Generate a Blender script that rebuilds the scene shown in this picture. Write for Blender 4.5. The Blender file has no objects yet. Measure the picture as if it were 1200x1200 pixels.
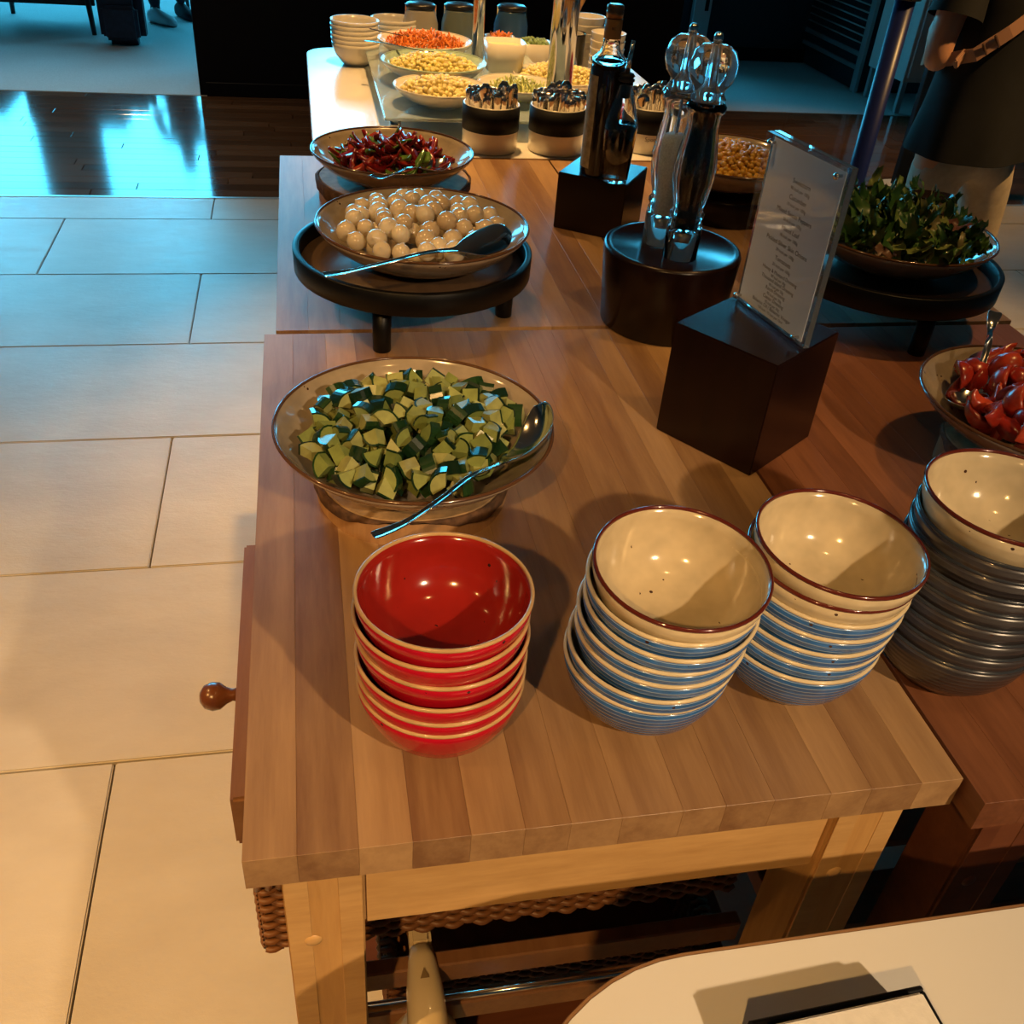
import bpy, bmesh, math, random
from mathutils import Vector, Matrix, Euler
random.seed(7)
S = bpy.context.scene
COL = S.collection
PI = math.pi

# ------------------------------------------------------------------ camera
cam_d = bpy.data.cameras.new('camera'); cam = bpy.data.objects.new('camera', cam_d); COL.objects.link(cam)
cam_d.sensor_fit = 'HORIZONTAL'; cam_d.sensor_width = 36; cam_d.lens = 1132.8 / 1200 * 36
cam_d.clip_start = .02; cam_d.clip_end = 100
YAW, PITCH, ROLL = .2355, .6321, .0887
fwd = Vector((math.sin(YAW) * math.cos(PITCH), math.cos(YAW) * math.cos(PITCH), -math.sin(PITCH)))
rgt = Vector((math.cos(YAW), -math.sin(YAW), 0)); upv = rgt.cross(fwd)
r2 = math.cos(ROLL) * rgt + math.sin(ROLL) * upv
u2 = -math.sin(ROLL) * rgt + math.cos(ROLL) * upv
cam.matrix_world = Matrix(((r2.x, u2.x, -fwd.x, 0), (r2.y, u2.y, -fwd.y, 0), (r2.z, u2.z, -fwd.z, 1.57), (0, 0, 0, 1)))
S.camera = cam

# ------------------------------------------------------------------ light + exposure
w = bpy.data.worlds.new('world'); S.world = w; w.use_nodes = True
w.node_tree.nodes['Background'].inputs[0].default_value = (.25, .55, .8, 1)
w.node_tree.nodes['Background'].inputs[1].default_value = .05
S.view_settings.view_transform = 'Standard'; S.view_settings.look = 'None'
S.view_settings.exposure = 0.0; S.view_settings.gamma = 1
WINDOW_POWER = 14.0
WINDOW_COLOR = (.07, .60, .95)
WARM = (1.0, .55, .18)
AMBER = (1.0, .51, .14); SOFT = (1.0, .70, .40)
# downlights: (x, y, z, target, watts, cone degrees, where, colour)
SPOTS = [(-2.1, -.1, 2.9, (-1.0, .75, 0), 360, 58, 'over the aisle left of the red bowls', AMBER),
         (1.35, -2.0, 2.9, (.42, .40, .90), 430, 27, 'behind the white counter on the right', SOFT),
         (-.9, -1.5, 2.9, (-.06, .58, .85), 230, 30, 'added to brighten the table front, behind the counter on the left', WARM),  # extra lamp, put in to light the table front and apron
         (-1.6, 1.4, 2.9, (-1.0, 1.6, 0), 190, 75, 'over the left aisle', WARM),
         (.35, 2.65, 2.9, (.45, 2.62, .9), 260, 52, 'over the near end of the white buffet table', WARM),
         (1.1, 3.6, 2.9, (.8, 3.0, .9), 80, 50, 'over the far end of the white buffet table', WARM),
         (2.9, 1.7, 2.9, (2.1, 2.75, .6), 320, 50, 'added in the aisle to brighten the person', WARM),  # unseen lamp added to bring up the person
         (2.9, 5.0, 2.9, (2.9, 5.1, 0), 150, 60, 'added to brighten the wood floor on the right', WARM),  # added fill, aimed to lift the dark boards
         (-1.4, 5.2, 2.9, (-1.4, 5.3, 0), 130, 90, 'added to brighten the wood floor on the left', SOFT),  # added fill for the boards between the window reflections
         (-.2, 1.1, 2.9, (.28, 1.42, 1.0), 52, 33, 'added to brighten the onion bowl and menu', WARM),  # invented lamp that lifts the onions, also reaches the menu
         (1.3, 1.0, 2.9, (.95, 1.35, .95), 58, 36, 'added to brighten the green salad', WARM),  # added lamp that lifts the salad leaves
         (.6, .1, 2.9, (.45, .9, .9), 10, 60, 'straight above the stacked bowls', WARM)]

# ------------------------------------------------------------------ materials
MATS = {}
def _mat(name):
    m = bpy.data.materials.new(name); m.use_nodes = True
    return m, m.node_tree, m.node_tree.nodes['Principled BSDF']
def ramp(nt, fac, stops):
    r = nt.nodes.new('ShaderNodeValToRGB'); el = r.color_ramp.elements
    while len(el) < len(stops): el.new(.5)
    for e, (p, c) in zip(el, stops): e.position = p; e.color = (*c, 1)
    nt.links.new(fac, r.inputs[0]); return r.outputs[0]
def noise(nt, scale, detail=4, rough=.55, vec=None):
    n = nt.nodes.new('ShaderNodeTexNoise'); n.inputs['Scale'].default_value = scale
    n.inputs['Detail'].default_value = detail; n.inputs['Roughness'].default_value = rough
    if vec is None:
        vec = nt.nodes.new('ShaderNodeTexCoord').outputs['Object']
    nt.links.new(vec, n.inputs['Vector']); return n.outputs['Fac']
def bump(nt, b, h, strength, dist=.002):
    n = nt.nodes.new('ShaderNodeBump'); n.inputs['Strength'].default_value = strength; n.inputs['Distance'].default_value = dist
    nt.links.new(h, n.inputs['Height']); nt.links.new(n.outputs[0], b.inputs['Normal'])
def plain(name, c, rough=.4, metal=0, trans=0, ior=1.45, coat=0, var=0, vscale=30, emit=None, estr=0, spec=.5, sss=0, bmp=0):
    if name in MATS: return MATS[name]
    m, nt, b = _mat(name)
    b.inputs['Base Color'].default_value = (*c, 1); b.inputs['Roughness'].default_value = rough
    b.inputs['Metallic'].default_value = metal; b.inputs['Transmission Weight'].default_value = trans
    b.inputs['IOR'].default_value = ior; b.inputs['Coat Weight'].default_value = coat; b.inputs['Coat Roughness'].default_value = .06
    b.inputs['Specular IOR Level'].default_value = spec
    if sss: b.inputs['Subsurface Weight'].default_value = sss; b.inputs['Subsurface Radius'].default_value = (.01, .006, .003)
    if var:
        f = noise(nt, vscale)
        nt.links.new(ramp(nt, f, [(.3, tuple(x * (1 - var) for x in c)), (.7, tuple(min(1, x * (1 + var)) for x in c))]), b.inputs['Base Color'])
        if bmp: bump(nt, b, f, bmp)
    if emit: b.inputs['Emission Color'].default_value = (*emit, 1); b.inputs['Emission Strength'].default_value = estr
    MATS[name] = m; return m
def randcol(name, stops, rough=.4, sss=0, coat=0, nvar=.15, nscale=60, trans=0):
    """colour varies from object to object along a ramp"""
    if name in MATS: return MATS[name]
    m, nt, b = _mat(name)
    oi = nt.nodes.new('ShaderNodeObjectInfo')
    col = ramp(nt, oi.outputs['Random'], stops)
    mx = nt.nodes.new('ShaderNodeMixRGB'); mx.blend_type = 'MULTIPLY'; mx.inputs[0].default_value = 1
    nt.links.new(col, mx.inputs[1])
    nt.links.new(ramp(nt, noise(nt, nscale), [(.3, (1 - nvar,) * 3), (.7, (1, 1, 1))]), mx.inputs[2])
    nt.links.new(mx.outputs[0], b.inputs['Base Color'])
    b.inputs['Roughness'].default_value = rough; b.inputs['Coat Weight'].default_value = coat
    if sss: b.inputs['Subsurface Weight'].default_value = sss; b.inputs['Subsurface Radius'].default_value = (.012, .008, .004)
    MATS[name] = m; return m
def wood(name, dark, light, rough=.35, stretch=(14, 1.2, 14), grain=.55, rnd=.6, coat=0, bmp=.12, spec=.5):
    if name in MATS: return MATS[name]
    m, nt, b = _mat(name)
    oi = nt.nodes.new('ShaderNodeObjectInfo'); tc = nt.nodes.new('ShaderNodeTexCoord')
    off = nt.nodes.new('ShaderNodeVectorMath'); off.operation = 'SCALE'; off.inputs[0].default_value = (7, 13, 5)
    nt.links.new(oi.outputs['Random'], off.inputs['Scale'])
    add = nt.nodes.new('ShaderNodeVectorMath'); nt.links.new(tc.outputs['Object'], add.inputs[0]); nt.links.new(off.outputs[0], add.inputs[1])
    mp = nt.nodes.new('ShaderNodeMapping'); mp.inputs['Scale'].default_value = stretch; nt.links.new(add.outputs[0], mp.inputs[0])
    n1 = noise(nt, 2.2, 5, .6, mp.outputs[0]); n2 = noise(nt, 11, 6, .65, mp.outputs[0])
    mid = tuple((a + c) / 2 for a, c in zip(dark, light))
    mixn = nt.nodes.new('ShaderNodeMath'); mixn.operation = 'MULTIPLY_ADD'; mixn.inputs[1].default_value = grain
    nt.links.new(n2, mixn.inputs[0])
    rr = nt.nodes.new('ShaderNodeMath'); rr.operation = 'MULTIPLY_ADD'; rr.inputs[1].default_value = rnd; rr.inputs[2].default_value = -rnd / 2 - grain / 2
    nt.links.new(oi.outputs['Random'], rr.inputs[0])
    ad = nt.nodes.new('ShaderNodeMath'); nt.links.new(n1, ad.inputs[0]); nt.links.new(rr.outputs[0], ad.inputs[1])
    nt.links.new(ad.outputs[0], mixn.inputs[2])
    nt.links.new(ramp(nt, mixn.outputs[0], [(.15, dark), (.5, mid), (.85, light)]), b.inputs['Base Color'])
    b.inputs['Roughness'].default_value = rough; b.inputs['Coat Weight'].default_value = coat; b.inputs['Specular IOR Level'].default_value = spec
    bump(nt, b, n2, bmp, .001)
    MATS[name] = m; return m
def glaze(name, c, speck=(.05, .02, .01), rough=.13, amount=.70, stripes=None, var=.12):
    """glazed ceramic with iron specks; stripes=(colour, period) rings by local height"""
    if name in MATS: return MATS[name]
    m, nt, b = _mat(name); tc = nt.nodes.new('ShaderNodeTexCoord')
    v = nt.nodes.new('ShaderNodeTexVoronoi'); v.inputs['Scale'].default_value = 95; nt.links.new(tc.outputs['Object'], v.inputs['Vector'])
    n = noise(nt, 40, 2)
    lt = nt.nodes.new('ShaderNodeMath'); lt.operation = 'LESS_THAN'; lt.inputs[1].default_value = .16; nt.links.new(v.outputs['Distance'], lt.inputs[0])
    gt = nt.nodes.new('ShaderNodeMath'); gt.operation = 'GREATER_THAN'; gt.inputs[1].default_value = amount; nt.links.new(noise(nt, 60, 0), gt.inputs[0])
    mul = nt.nodes.new('ShaderNodeMath'); mul.operation = 'MULTIPLY'; nt.links.new(lt.outputs[0], mul.inputs[0]); nt.links.new(gt.outputs[0], mul.inputs[1])
    base = ramp(nt, n, [(.3, tuple(x * (1 - var) for x in c)), (.7, tuple(min(1, x * (1 + var)) for x in c))])
    if stripes:
        sc, per = stripes
        sx = nt.nodes.new('ShaderNodeSeparateXYZ'); nt.links.new(tc.outputs['Object'], sx.inputs[0])
        mm = nt.nodes.new('ShaderNodeMath'); mm.operation = 'MULTIPLY'; mm.inputs[1].default_value = 2 * PI / per; nt.links.new(sx.outputs['Z'], mm.inputs[0])
        si = nt.nodes.new('ShaderNodeMath'); si.operation = 'SINE'; nt.links.new(mm.outputs[0], si.inputs[0])
        f = ramp(nt, si.outputs[0], [(.72, (0, 0, 0)), (1, (1, 1, 1))])
        mx = nt.nodes.new('ShaderNodeMixRGB'); nt.links.new(f, mx.inputs[0]); nt.links.new(base, mx.inputs[1]); mx.inputs[2].default_value = (*sc, 1)
        base = mx.outputs[0]; bump(nt, b, si.outputs[0], .25, .0008)
    m2 = nt.nodes.new('ShaderNodeMixRGB'); nt.links.new(mul.outputs[0], m2.inputs[0]); nt.links.new(base, m2.inputs[1]); m2.inputs[2].default_value = (*speck, 1)
    nt.links.new(m2.outputs[0], b.inputs['Base Color']); b.inputs['Roughness'].default_value = rough; b.inputs['Coat Weight'].default_value = .4; b.inputs['Coat Roughness'].default_value = .04
    MATS[name] = m; return m
def stone_tile(name):
    m, nt, b = _mat(name)
    oi = nt.nodes.new('ShaderNodeObjectInfo'); tc = nt.nodes.new('ShaderNodeTexCoord')
    off = nt.nodes.new('ShaderNodeVectorMath'); off.operation = 'SCALE'; off.inputs[0].default_value = (17, 29, 5); nt.links.new(oi.outputs['Random'], off.inputs['Scale'])
    add = nt.nodes.new('ShaderNodeVectorMath'); nt.links.new(tc.outputs['Object'], add.inputs[0]); nt.links.new(off.outputs[0], add.inputs[1])
    mp = nt.nodes.new('ShaderNodeMapping'); mp.inputs['Scale'].default_value = (1, 1.7, 1); nt.links.new(add.outputs[0], mp.inputs[0])
    n1 = noise(nt, 3, 6, .6, mp.outputs[0]); n2 = noise(nt, 16, 8, .7, mp.outputs[0])
    nt.links.new(ramp(nt, n1, [(.25, (.48, .43, .36)), (.75, (.60, .55, .47))]), b.inputs['Base Color'])
    nt.links.new(ramp(nt, n2, [(.3, (.30, .30, .30)), (.7, (.42, .42, .42))]), b.inputs['Roughness'])
    bump(nt, b, n2, .35, .004); MATS[name] = m; return m

def thin_glass(name):
    m, nt, b = _mat(name); nt.nodes.remove(b); out = nt.nodes['Material Output']
    tr = nt.nodes.new('ShaderNodeBsdfTransparent'); gl = nt.nodes.new('ShaderNodeBsdfGlossy'); gl.inputs['Roughness'].default_value = .03
    mx = nt.nodes.new('ShaderNodeMixShader'); mx.inputs[0].default_value = .06
    nt.links.new(tr.outputs[0], mx.inputs[1]); nt.links.new(gl.outputs[0], mx.inputs[2]); nt.links.new(mx.outputs[0], out.inputs[0])
    return m
M = dict(
    stave=wood('butcher_block_wood', (.19, .095, .045), (.43, .265, .13), .40, rnd=.5, grain=.4),
    shaded_stave=wood('shaded_block_wood', (.13, .045, .02), (.30, .12, .055), .40, rnd=.5),  # block wood with the dim reddish shade put into its colour
    apron=wood('apron_pine', (.42, .23, .08), (.66, .41, .17), .4, (2.2, 14, 14), rnd=.1),
    leg=wood('leg_wood', (.38, .19, .06), (.62, .36, .13), .38, (14, 14, 1.2), rnd=.5),
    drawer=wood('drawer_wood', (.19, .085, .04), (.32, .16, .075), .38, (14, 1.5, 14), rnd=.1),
    knob=wood('knob_wood', (.07, .022, .008), (.15, .05, .02), .25, (5, 14, 14), coat=.3),
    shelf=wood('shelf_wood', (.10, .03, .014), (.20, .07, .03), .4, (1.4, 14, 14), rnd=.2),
    walnut=wood('dark_walnut', (.006, .0022, .0018), (.018, .006, .0045), .25, (10, 10, 1.3), rnd=.2, spec=.35),
    slice=wood('log_slice_wood', (.26, .13, .055), (.48, .28, .13), .5, (16, 16, 2.5), rnd=.2),
    bark=plain('bark', (.10, .05, .025), .85, var=.5, vscale=90, bmp=.6),
    slice_top=plain('slice_top_wood', (.40, .26, .13), .6, var=.3, vscale=60),
    board=wood('dark_floor_board', (.06, .030, .016), (.13, .07, .04), .10, (1.2, 14, 14), rnd=.6, bmp=.04, spec=.5),
    tile=stone_tile('stone_tile'),
    grout=plain('grout', (.10, .075, .05), .9),
    carpet=plain('carpet', (.50, .53, .53), .97, var=.18, vscale=220, bmp=.5),
    black=plain('black_counter', (.0025, .0025, .005), .5, spec=.25),
    blackwood=plain('black_stained_wood', (.003, .003, .0035), .4, var=.3, vscale=40, spec=.3),
    trayfloor=wood('tray_floor_wood', (.05, .03, .02), (.12, .075, .045), .4, rnd=.1),
    wall=plain('wall_paint', (.13, .13, .13), .85, var=.05, vscale=6),
    navywall=plain('dark_blue_wall', (.02, .03, .045), .6),
    ceil=plain('ceiling_paint', (.12, .115, .11), .9),
    white=plain('white_laminate', (.80, .77, .72), .22, coat=.3),
    edge=wood('edge_band', (.22, .11, .05), (.36, .20, .09), .5, (2, 14, 14), rnd=0),
    beige=glaze('beige_glaze', (.33, .27, .20)),
    beige_out=glaze('taupe_glaze', (.30, .23, .17), amount=.75),
    brownrim=plain('brown_rim_glaze', (.10, .045, .02), .15, coat=.5),
    cream=glaze('cream_glaze', (.56, .46, .30)),
    maroonrim=plain('maroon_rim_glaze', (.10, .016, .010), .15, coat=.5),
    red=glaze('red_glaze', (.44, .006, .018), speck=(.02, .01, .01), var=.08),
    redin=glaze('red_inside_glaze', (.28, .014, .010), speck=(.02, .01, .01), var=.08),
    tanrim=plain('tan_rim_glaze', (.52, .33, .15), .25, coat=.4, var=.15),
    blue=glaze('blue_ringed_glaze', (.034, .13, .40), stripes=((.26, .38, .56), .0056), var=.3),
    creamrim=plain('cream_rim_glaze', (.62, .52, .34), .25, coat=.4, var=.1),
    dark=glaze('charcoal_glaze', (.035, .030, .034), stripes=((.06, .055, .06), .006), rough=.3),
    darkrim=plain('charcoal_rim_glaze', (.03, .035, .045), .2, coat=.3),
    steel=plain('polished_steel', (.75, .73, .70), .12, 1),
    chrome=plain('chrome', (.42, .42, .44), .08, 1),
    brushed=plain('brushed_steel', (.55, .55, .55), .3, 1),
    glass=plain('clear_glass', (1, 1, 1), .0, trans=1, ior=1.48),
    acrylic=plain('clear_acrylic', (.86, .95, 1), .015, trans=.93, ior=1.47), clearplate=thin_glass('clear_front_plate'), platform=plain('glass_shelf', (.75, .92, 1), .08, trans=.7, ior=1.45),
    paper=plain('menu_paper', (.88, .92, .94), .7),
    ink=plain('ink', (.03, .03, .035), .6),
    salt=plain('salt', (.80, .74, .66), .8, var=.2, vscale=400),
    pepper=plain('peppercorns', (.006, .005, .0045), .7, var=.9, vscale=300, bmp=.8, spec=.1),
    flesh=randcol('cucumber_flesh', [(0, (.15, .20, .05)), (.5, (.27, .32, .09)), (1, (.42, .42, .17))], .28, coat=.2, nvar=.25, nscale=90),
    skin_cuc=randcol('cucumber_skin', [(0, (.004, .018, .008)), (1, (.018, .055, .016))], .22, coat=.4),
    onion=randcol('onion_skin', [(0, (.60, .46, .30)), (.6, (.74, .63, .46)), (1, (.82, .73, .58))], .18, sss=.25, coat=.4, nvar=.12, nscale=50),
    pepper_strip=randcol('pepper_strips', [(0, (.14, .006, .006)), (.45, (.30, .012, .010)), (.68, (.42, .05, .015)), (.80, (.16, .01, .02)), (.86, (.10, .22, .03)), (1, (.16, .30, .05))], .2, coat=.5),
    tomato=randcol('tomato_flesh', [(0, (.40, .022, .012)), (1, (.66, .08, .03))], .25, sss=.15, coat=.2, nvar=.45, nscale=70),
    leaf=randcol('salad_leaf', [(0, (.02, .075, .02)), (.35, (.05, .15, .03)), (.65, (.11, .23, .05)), (.9, (.28, .34, .10)), (1, (.16, .04, .05))], .4, coat=.15, nvar=.4, nscale=35),
    corn=plain('sweetcorn', (.80, .43, .05), .25, coat=.5, var=.35, vscale=70),
    pasta=plain('pale_pasta_salad', (.84, .68, .30), .45, var=.3, vscale=70),
    grain=plain('yellow_grain_salad', (.82, .62, .22), .5, var=.45, vscale=60),
    carrot=plain('grated_carrot', (.72, .20, .025), .4, var=.3, vscale=80),
    lettuce=plain('pale_lettuce', (.55, .60, .22), .45, var=.4, vscale=50),
    porcelain=plain('white_porcelain', (.74, .70, .62), .2, coat=.4),
    mint=glaze('mint_glaze', (.40, .55, .46), amount=.8),
    jar_cream=plain('cream_stoneware', (.42, .39, .33), .25, coat=.3),
    jar_sage=plain('sage_stoneware', (.17, .21, .19), .25, coat=.3),
    jar_blue=plain('blue_stoneware', (.05, .12, .24), .25, coat=.3),
    lid=plain('dark_lid', (.02, .02, .022), .3),
    band=plain('black_band', (.003, .003, .005), .6, spec=.25),
    dressing=plain('cream_dressing', (.75, .66, .36), .3, coat=.3),
    oil=plain('dark_vinegar', (.012, .006, .004), .1, coat=.5),
    darkglass=plain('dark_bottle_glass', (.02, .012, .008), .04, coat=.6),
    label_tan=plain('tan_neck_label', (.52, .25, .07), .5),
    label_paper=plain('bottle_label', (.45, .36, .20), .6, var=.3, vscale=80),
    cap=plain('bottle_cap', (.30, .16, .08), .3, .6),
    rubber=plain('black_rubber', (.012, .012, .012), .5),
    wicker=randcol('wicker', [(0, (.10, .035, .015)), (.5, (.20, .08, .03)), (1, (.32, .15, .06))], .45),
    cream_plastic=plain('cream_plastic', (.70, .58, .38), .25, coat=.3),
    grey_print=plain('brown_mark', (.25, .17, .08), .5),
    navy=plain('navy_paint', (.008, .018, .13), .35),
    navypanel=plain('navy_panel', (.012, .026, .045), .5),
    shirt=plain('black_shirt', (.004, .005, .007), .85, var=.3, vscale=25),
    trouser=plain('beige_trouser', (.40, .34, .26), .85, var=.1, vscale=40),
    skin=plain('skin', (.50, .26, .16), .5, sss=.2),
    strap=plain('tan_strap', (.42, .23, .15), .6),
    strapdark=plain('strap_stitch', (.10, .05, .03), .6),
    hair=plain('dark_hair', (.02, .013, .01), .5),
    shoe=plain('white_shoe', (.60, .62, .65), .6),
    darkcloth=plain('dark_cloth', (.014, .016, .024), .8, var=.3, vscale=30),
    navybag=plain('navy_bag', (.010, .013, .030), .6, var=.3, vscale=30),
    frame=plain('window_frame', (.25, .27, .28), .5),
    cabinet_white=plain('white_cabinet', (.55, .56, .54), .4),
    alu=plain('aluminium', (.45, .52, .55), .3, .6),
    mesh_panel=plain('woven_wire_panel', (.035, .045, .055), .35, .4, var=.6, vscale=60),
    box_grey=plain('grey_box', (.07, .06, .055), .5),
    napkin=plain('napkin', (.82, .79, .74), .9, var=.05, vscale=120, bmp=.3),
    wood_spoon=wood('wooden_utensil', (.45, .26, .10), (.62, .40, .18), .5, (10, 10, 1.5)),
    beet=plain('beetroot', (.30, .03, .08), .4, var=.4, vscale=60),
    green_pot=plain('chopped_greens', (.28, .40, .16), .5, var=.5, vscale=90),
    lens=plain('lamp_lens', (1, .8, .5), .4, emit=(1, .72, .38), estr=25),
    pane=plain('daylit_pane', (.3, .6, .8), .2, emit=WINDOW_COLOR, estr=WINDOW_POWER),
)

# ------------------------------------------------------------------ mesh helpers
def add(name, me, mat=None, parent=None, loc=(0, 0, 0), rot=None, scale=None):
    o = bpy.data.objects.new(name, me); COL.objects.link(o)
    if mat is not None:
        if isinstance(mat, (list, tuple)):
            if not me.materials:
                for x in mat: me.materials.append(x)
        elif not me.materials: me.materials.append(mat)
    o.location = loc
    if rot: o.rotation_euler = rot
    if scale: o.scale = scale
    if parent: o.parent = parent
    return o
def mesh(verts, faces, smooth=False, mats=None):
    me = bpy.data.meshes.new('shape'); me.from_pydata([tuple(v) for v in verts], [], faces); me.update()
    if smooth: me.polygons.foreach_set('use_smooth', [True] * len(me.polygons))
    if mats: me.polygons.foreach_set('material_index', mats)
    return me
def tag(o, label=None, cat=None, group=None, kind=None):
    if label: o['label'] = label
    if cat: o['category'] = cat
    if group: o['group'] = group
    if kind: o['kind'] = kind
    return o
def thing(name, label, cat, loc=(0, 0, 0), rot=None, group=None):
    o = bpy.data.objects.new(name, None); COL.objects.link(o); o.location = loc
    if rot: o.rotation_euler = rot
    o.empty_display_size = .05
    return tag(o, label, cat, group)
def lathe(prof, n=48, inner_from=None):
    """revolve [(r,z)...]; faces from segment inner_from on get slot 1"""
    vs, fs, mi, idx = [], [], [], []
    for r, z in prof:
        if r < 1e-6: idx.append([len(vs)] * n); vs.append((0, 0, z))
        else:
            idx.append(list(range(len(vs), len(vs) + n)))
            vs += [(r * math.cos(2 * PI * k / n), r * math.sin(2 * PI * k / n), z) for k in range(n)]
    for i in range(len(prof) - 1):
        a, b = idx[i], idx[i + 1]
        for k in range(n):
            k2 = (k + 1) % n; f = []
            for v in (a[k], a[k2], b[k2], b[k]):
                if v not in f: f.append(v)
            if len(f) > 2: fs.append(f); mi.append(1 if inner_from is not None and i >= inner_from else 0)
    return mesh(vs, fs, True, mi)
def box(sx, sy, sz, bev=.002, seg=2, cen=(0, 0, 0)):
    bm = bmesh.new(); bmesh.ops.create_cube(bm, size=1)
    for v in bm.verts: v.co = Vector((v.co.x * sx + cen[0], v.co.y * sy + cen[1], v.co.z * sz + cen[2]))
    if bev: bmesh.ops.bevel(bm, geom=bm.edges[:], offset=bev, segments=seg, affect='EDGES', clamp_overlap=True)
    me = bpy.data.meshes.new('shape'); bm.to_mesh(me); bm.free(); return me
def tube(pts, rad, n=10, cap=True):
    pts = [Vector(p) for p in pts]
    if not isinstance(rad, (list, tuple)): rad = [rad] * len(pts)
    vs, fs = [], []; ref = Vector((0, 0, 1))
    for i, p in enumerate(pts):
        t = (pts[min(i + 1, len(pts) - 1)] - pts[max(i - 1, 0)]).normalized()
        a = ref if abs(t.dot(ref)) < .95 else Vector((1, 0, 0))
        u = t.cross(a).normalized(); v = t.cross(u)
        for k in range(n):
            an = 2 * PI * k / n; vs.append(p + rad[i] * (math.cos(an) * u + math.sin(an) * v))
    for i in range(len(pts) - 1):
        for k in range(n):
            k2 = (k + 1) % n; fs.append((i * n + k, i * n + k2, (i + 1) * n + k2, (i + 1) * n + k))
    if cap: fs.append(tuple(range(n))[::-1]); fs.append(tuple(range((len(pts) - 1) * n, len(pts) * n)))
    me = mesh(vs, fs, True); return me
def prism(outline, z0, z1, bev=0, seg=3):
    bm = bmesh.new(); lo = [bm.verts.new((x, y, z0)) for x, y in outline]; hi = [bm.verts.new((x, y, z1)) for x, y in outline]
    n = len(outline)
    bm.faces.new(lo[::-1]); top = bm.faces.new(hi)
    for k in range(n): bm.faces.new((lo[k], lo[(k + 1) % n], hi[(k + 1) % n], hi[k]))
    bmesh.ops.recalc_face_normals(bm, faces=bm.faces[:])
    if bev:
        ed = [e for e in bm.edges if abs(e.verts[0].co.z - e.verts[1].co.z) < 1e-6 and e.verts[0].co.z > (z0 + z1) / 2]
        bmesh.ops.bevel(bm, geom=ed, offset=bev, segments=seg, affect='EDGES', clamp_overlap=True)
    me = bpy.data.meshes.new('shape'); bm.to_mesh(me); bm.free(); return me
def joined(parts):
    """join several meshes (mesh, matrix) into one"""
    bm = bmesh.new()
    for me, mt in parts:
        t = me.copy(); t.transform(mt); bm.from_mesh(t); bpy.data.meshes.remove(t)
    me = bpy.data.meshes.new('shape'); bm.to_mesh(me); bm.free(); return me
def XF(loc=(0, 0, 0), rot=(0, 0, 0), sc=(1, 1, 1)):
    return Matrix.LocRotScale(Vector(loc), Euler(rot), Vector(sc))
def ring_mesh(r, t, h, n=64):
    """small rounded ring (rim bead)"""
    pr = [(r + t * math.cos(a), h * math.sin(a)) for a in [2 * PI * k / 10 for k in range(11)]]
    return lathe(pr, n)
def struct(name, me, mat, label=None, loc=(0, 0, 0), rot=None):
    o = add(name, me, mat, None, loc, rot); o['kind'] = 'structure'
    if label: o['label'] = label
    return o

# ------------------------------------------------------------------ floor
floor = struct('floor', box(8.4, 8.2, .06, 0, cen=(.4, .515, -.041)), M['grout'], 'pale stone tile floor around the serving tables')
ROW = .599; Y0 = 1.338
tile_meshes = {}
for k in range(-8, 7):
    ya = Y0 + (k - 1) * ROW; yb = min(ya + ROW, 4.61)
    if ya > 4.6 or ya < -3.4: continue
    xo = -.432 + (0 if k % 2 == 0 else .6)
    for j in range(-3, 5):
        xa = xo + j * 1.2 - 1.2 + 1.2
        if xa < -3.8 or xa > 4.3: continue
        sy = round(yb - ya - .004, 4)
        if sy not in tile_meshes: tile_meshes[sy] = box(1.196, sy, .018, .0025, 2)
        add('tile', tile_meshes[sy], M['tile'], floor, (xa + .6, (ya + yb) / 2, -.009 + random.uniform(-.0006, .0006)))
fb = struct('floor_boards', box(14, 1.85, .05, 0, cen=(1, 5.535, -.045)), plain('board_gap', (.012, .007, .005), .6), 'strip of dark polished wood floor')
bm_ = box(1.297, .0895, .02, .0012, 1)
for i in range(20):
    y = 4.625 + i * .0905 + .045
    if y > 6.43: break
    xo = -4.4 + random.random() * 1.3
    for j in range(9): add('plank', bm_, M['board'], fb, (xo + j * 1.3, y, -.0095 + random.uniform(-.0004, .0004)))
struct('floor_carpet', box(14, 6.1, .05, 0, cen=(1, 9.485, -.022)), M['carpet'], 'grey carpet beyond the wood floor')
struct('trim_1', box(12, .02, .012, .001, 1, cen=(.6, 4.615, -.004)), M['alu'], 'metal strip between stone tiles and wood floor')

# ------------------------------------------------------------------ room shell
WY = 12.5
struct('wall_left', box(.1, 16.2, 5, 0, cen=(-5.0, 4.45, 2.5)), M['wall'])
struct('wall_right', box(.1, 16.2, 5, 0, cen=(8.05, 4.45, 2.5)), M['wall'])
struct('wall_front', box(13.1, .1, 5, 0, cen=(1.5, -3.6, 2.5)), M['wall'])
struct('ceiling', box(13.1, 16.2, .1, 0, cen=(1.5, 4.45, 5.05)), M['ceil'])
struct('ceiling_soffit', box(13.0, 9.0, .12, 0, cen=(1.5, .95, 3.06)), M['ceil'], 'lowered ceiling over the serving area')
bays = [(-4.6, -3.05), (-2.42, -.25), (.02, .75), (3.1, 4.75), (5.3, 6.45), (6.62, 6.8), (7.35, 7.55)]
sill, head = 1.25, 4.55
M['wall'] = plain('back_wall_lit_paint', (.40, .36, .32), .85)  # lightened so the floor reflects it like a lit wall
wb = struct('wall_back', box(13.1, .12, sill, 0, cen=(1.5, WY + .06, sill / 2)), M['wall'])
add('wall_panel', box(13.1, .12, 5 - head, 0, cen=(1.5, WY + .06, (5 + head) / 2)), M['wall'], wb)
edges = [-5.05] + [v for b in bays for v in b] + [8.05]
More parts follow.
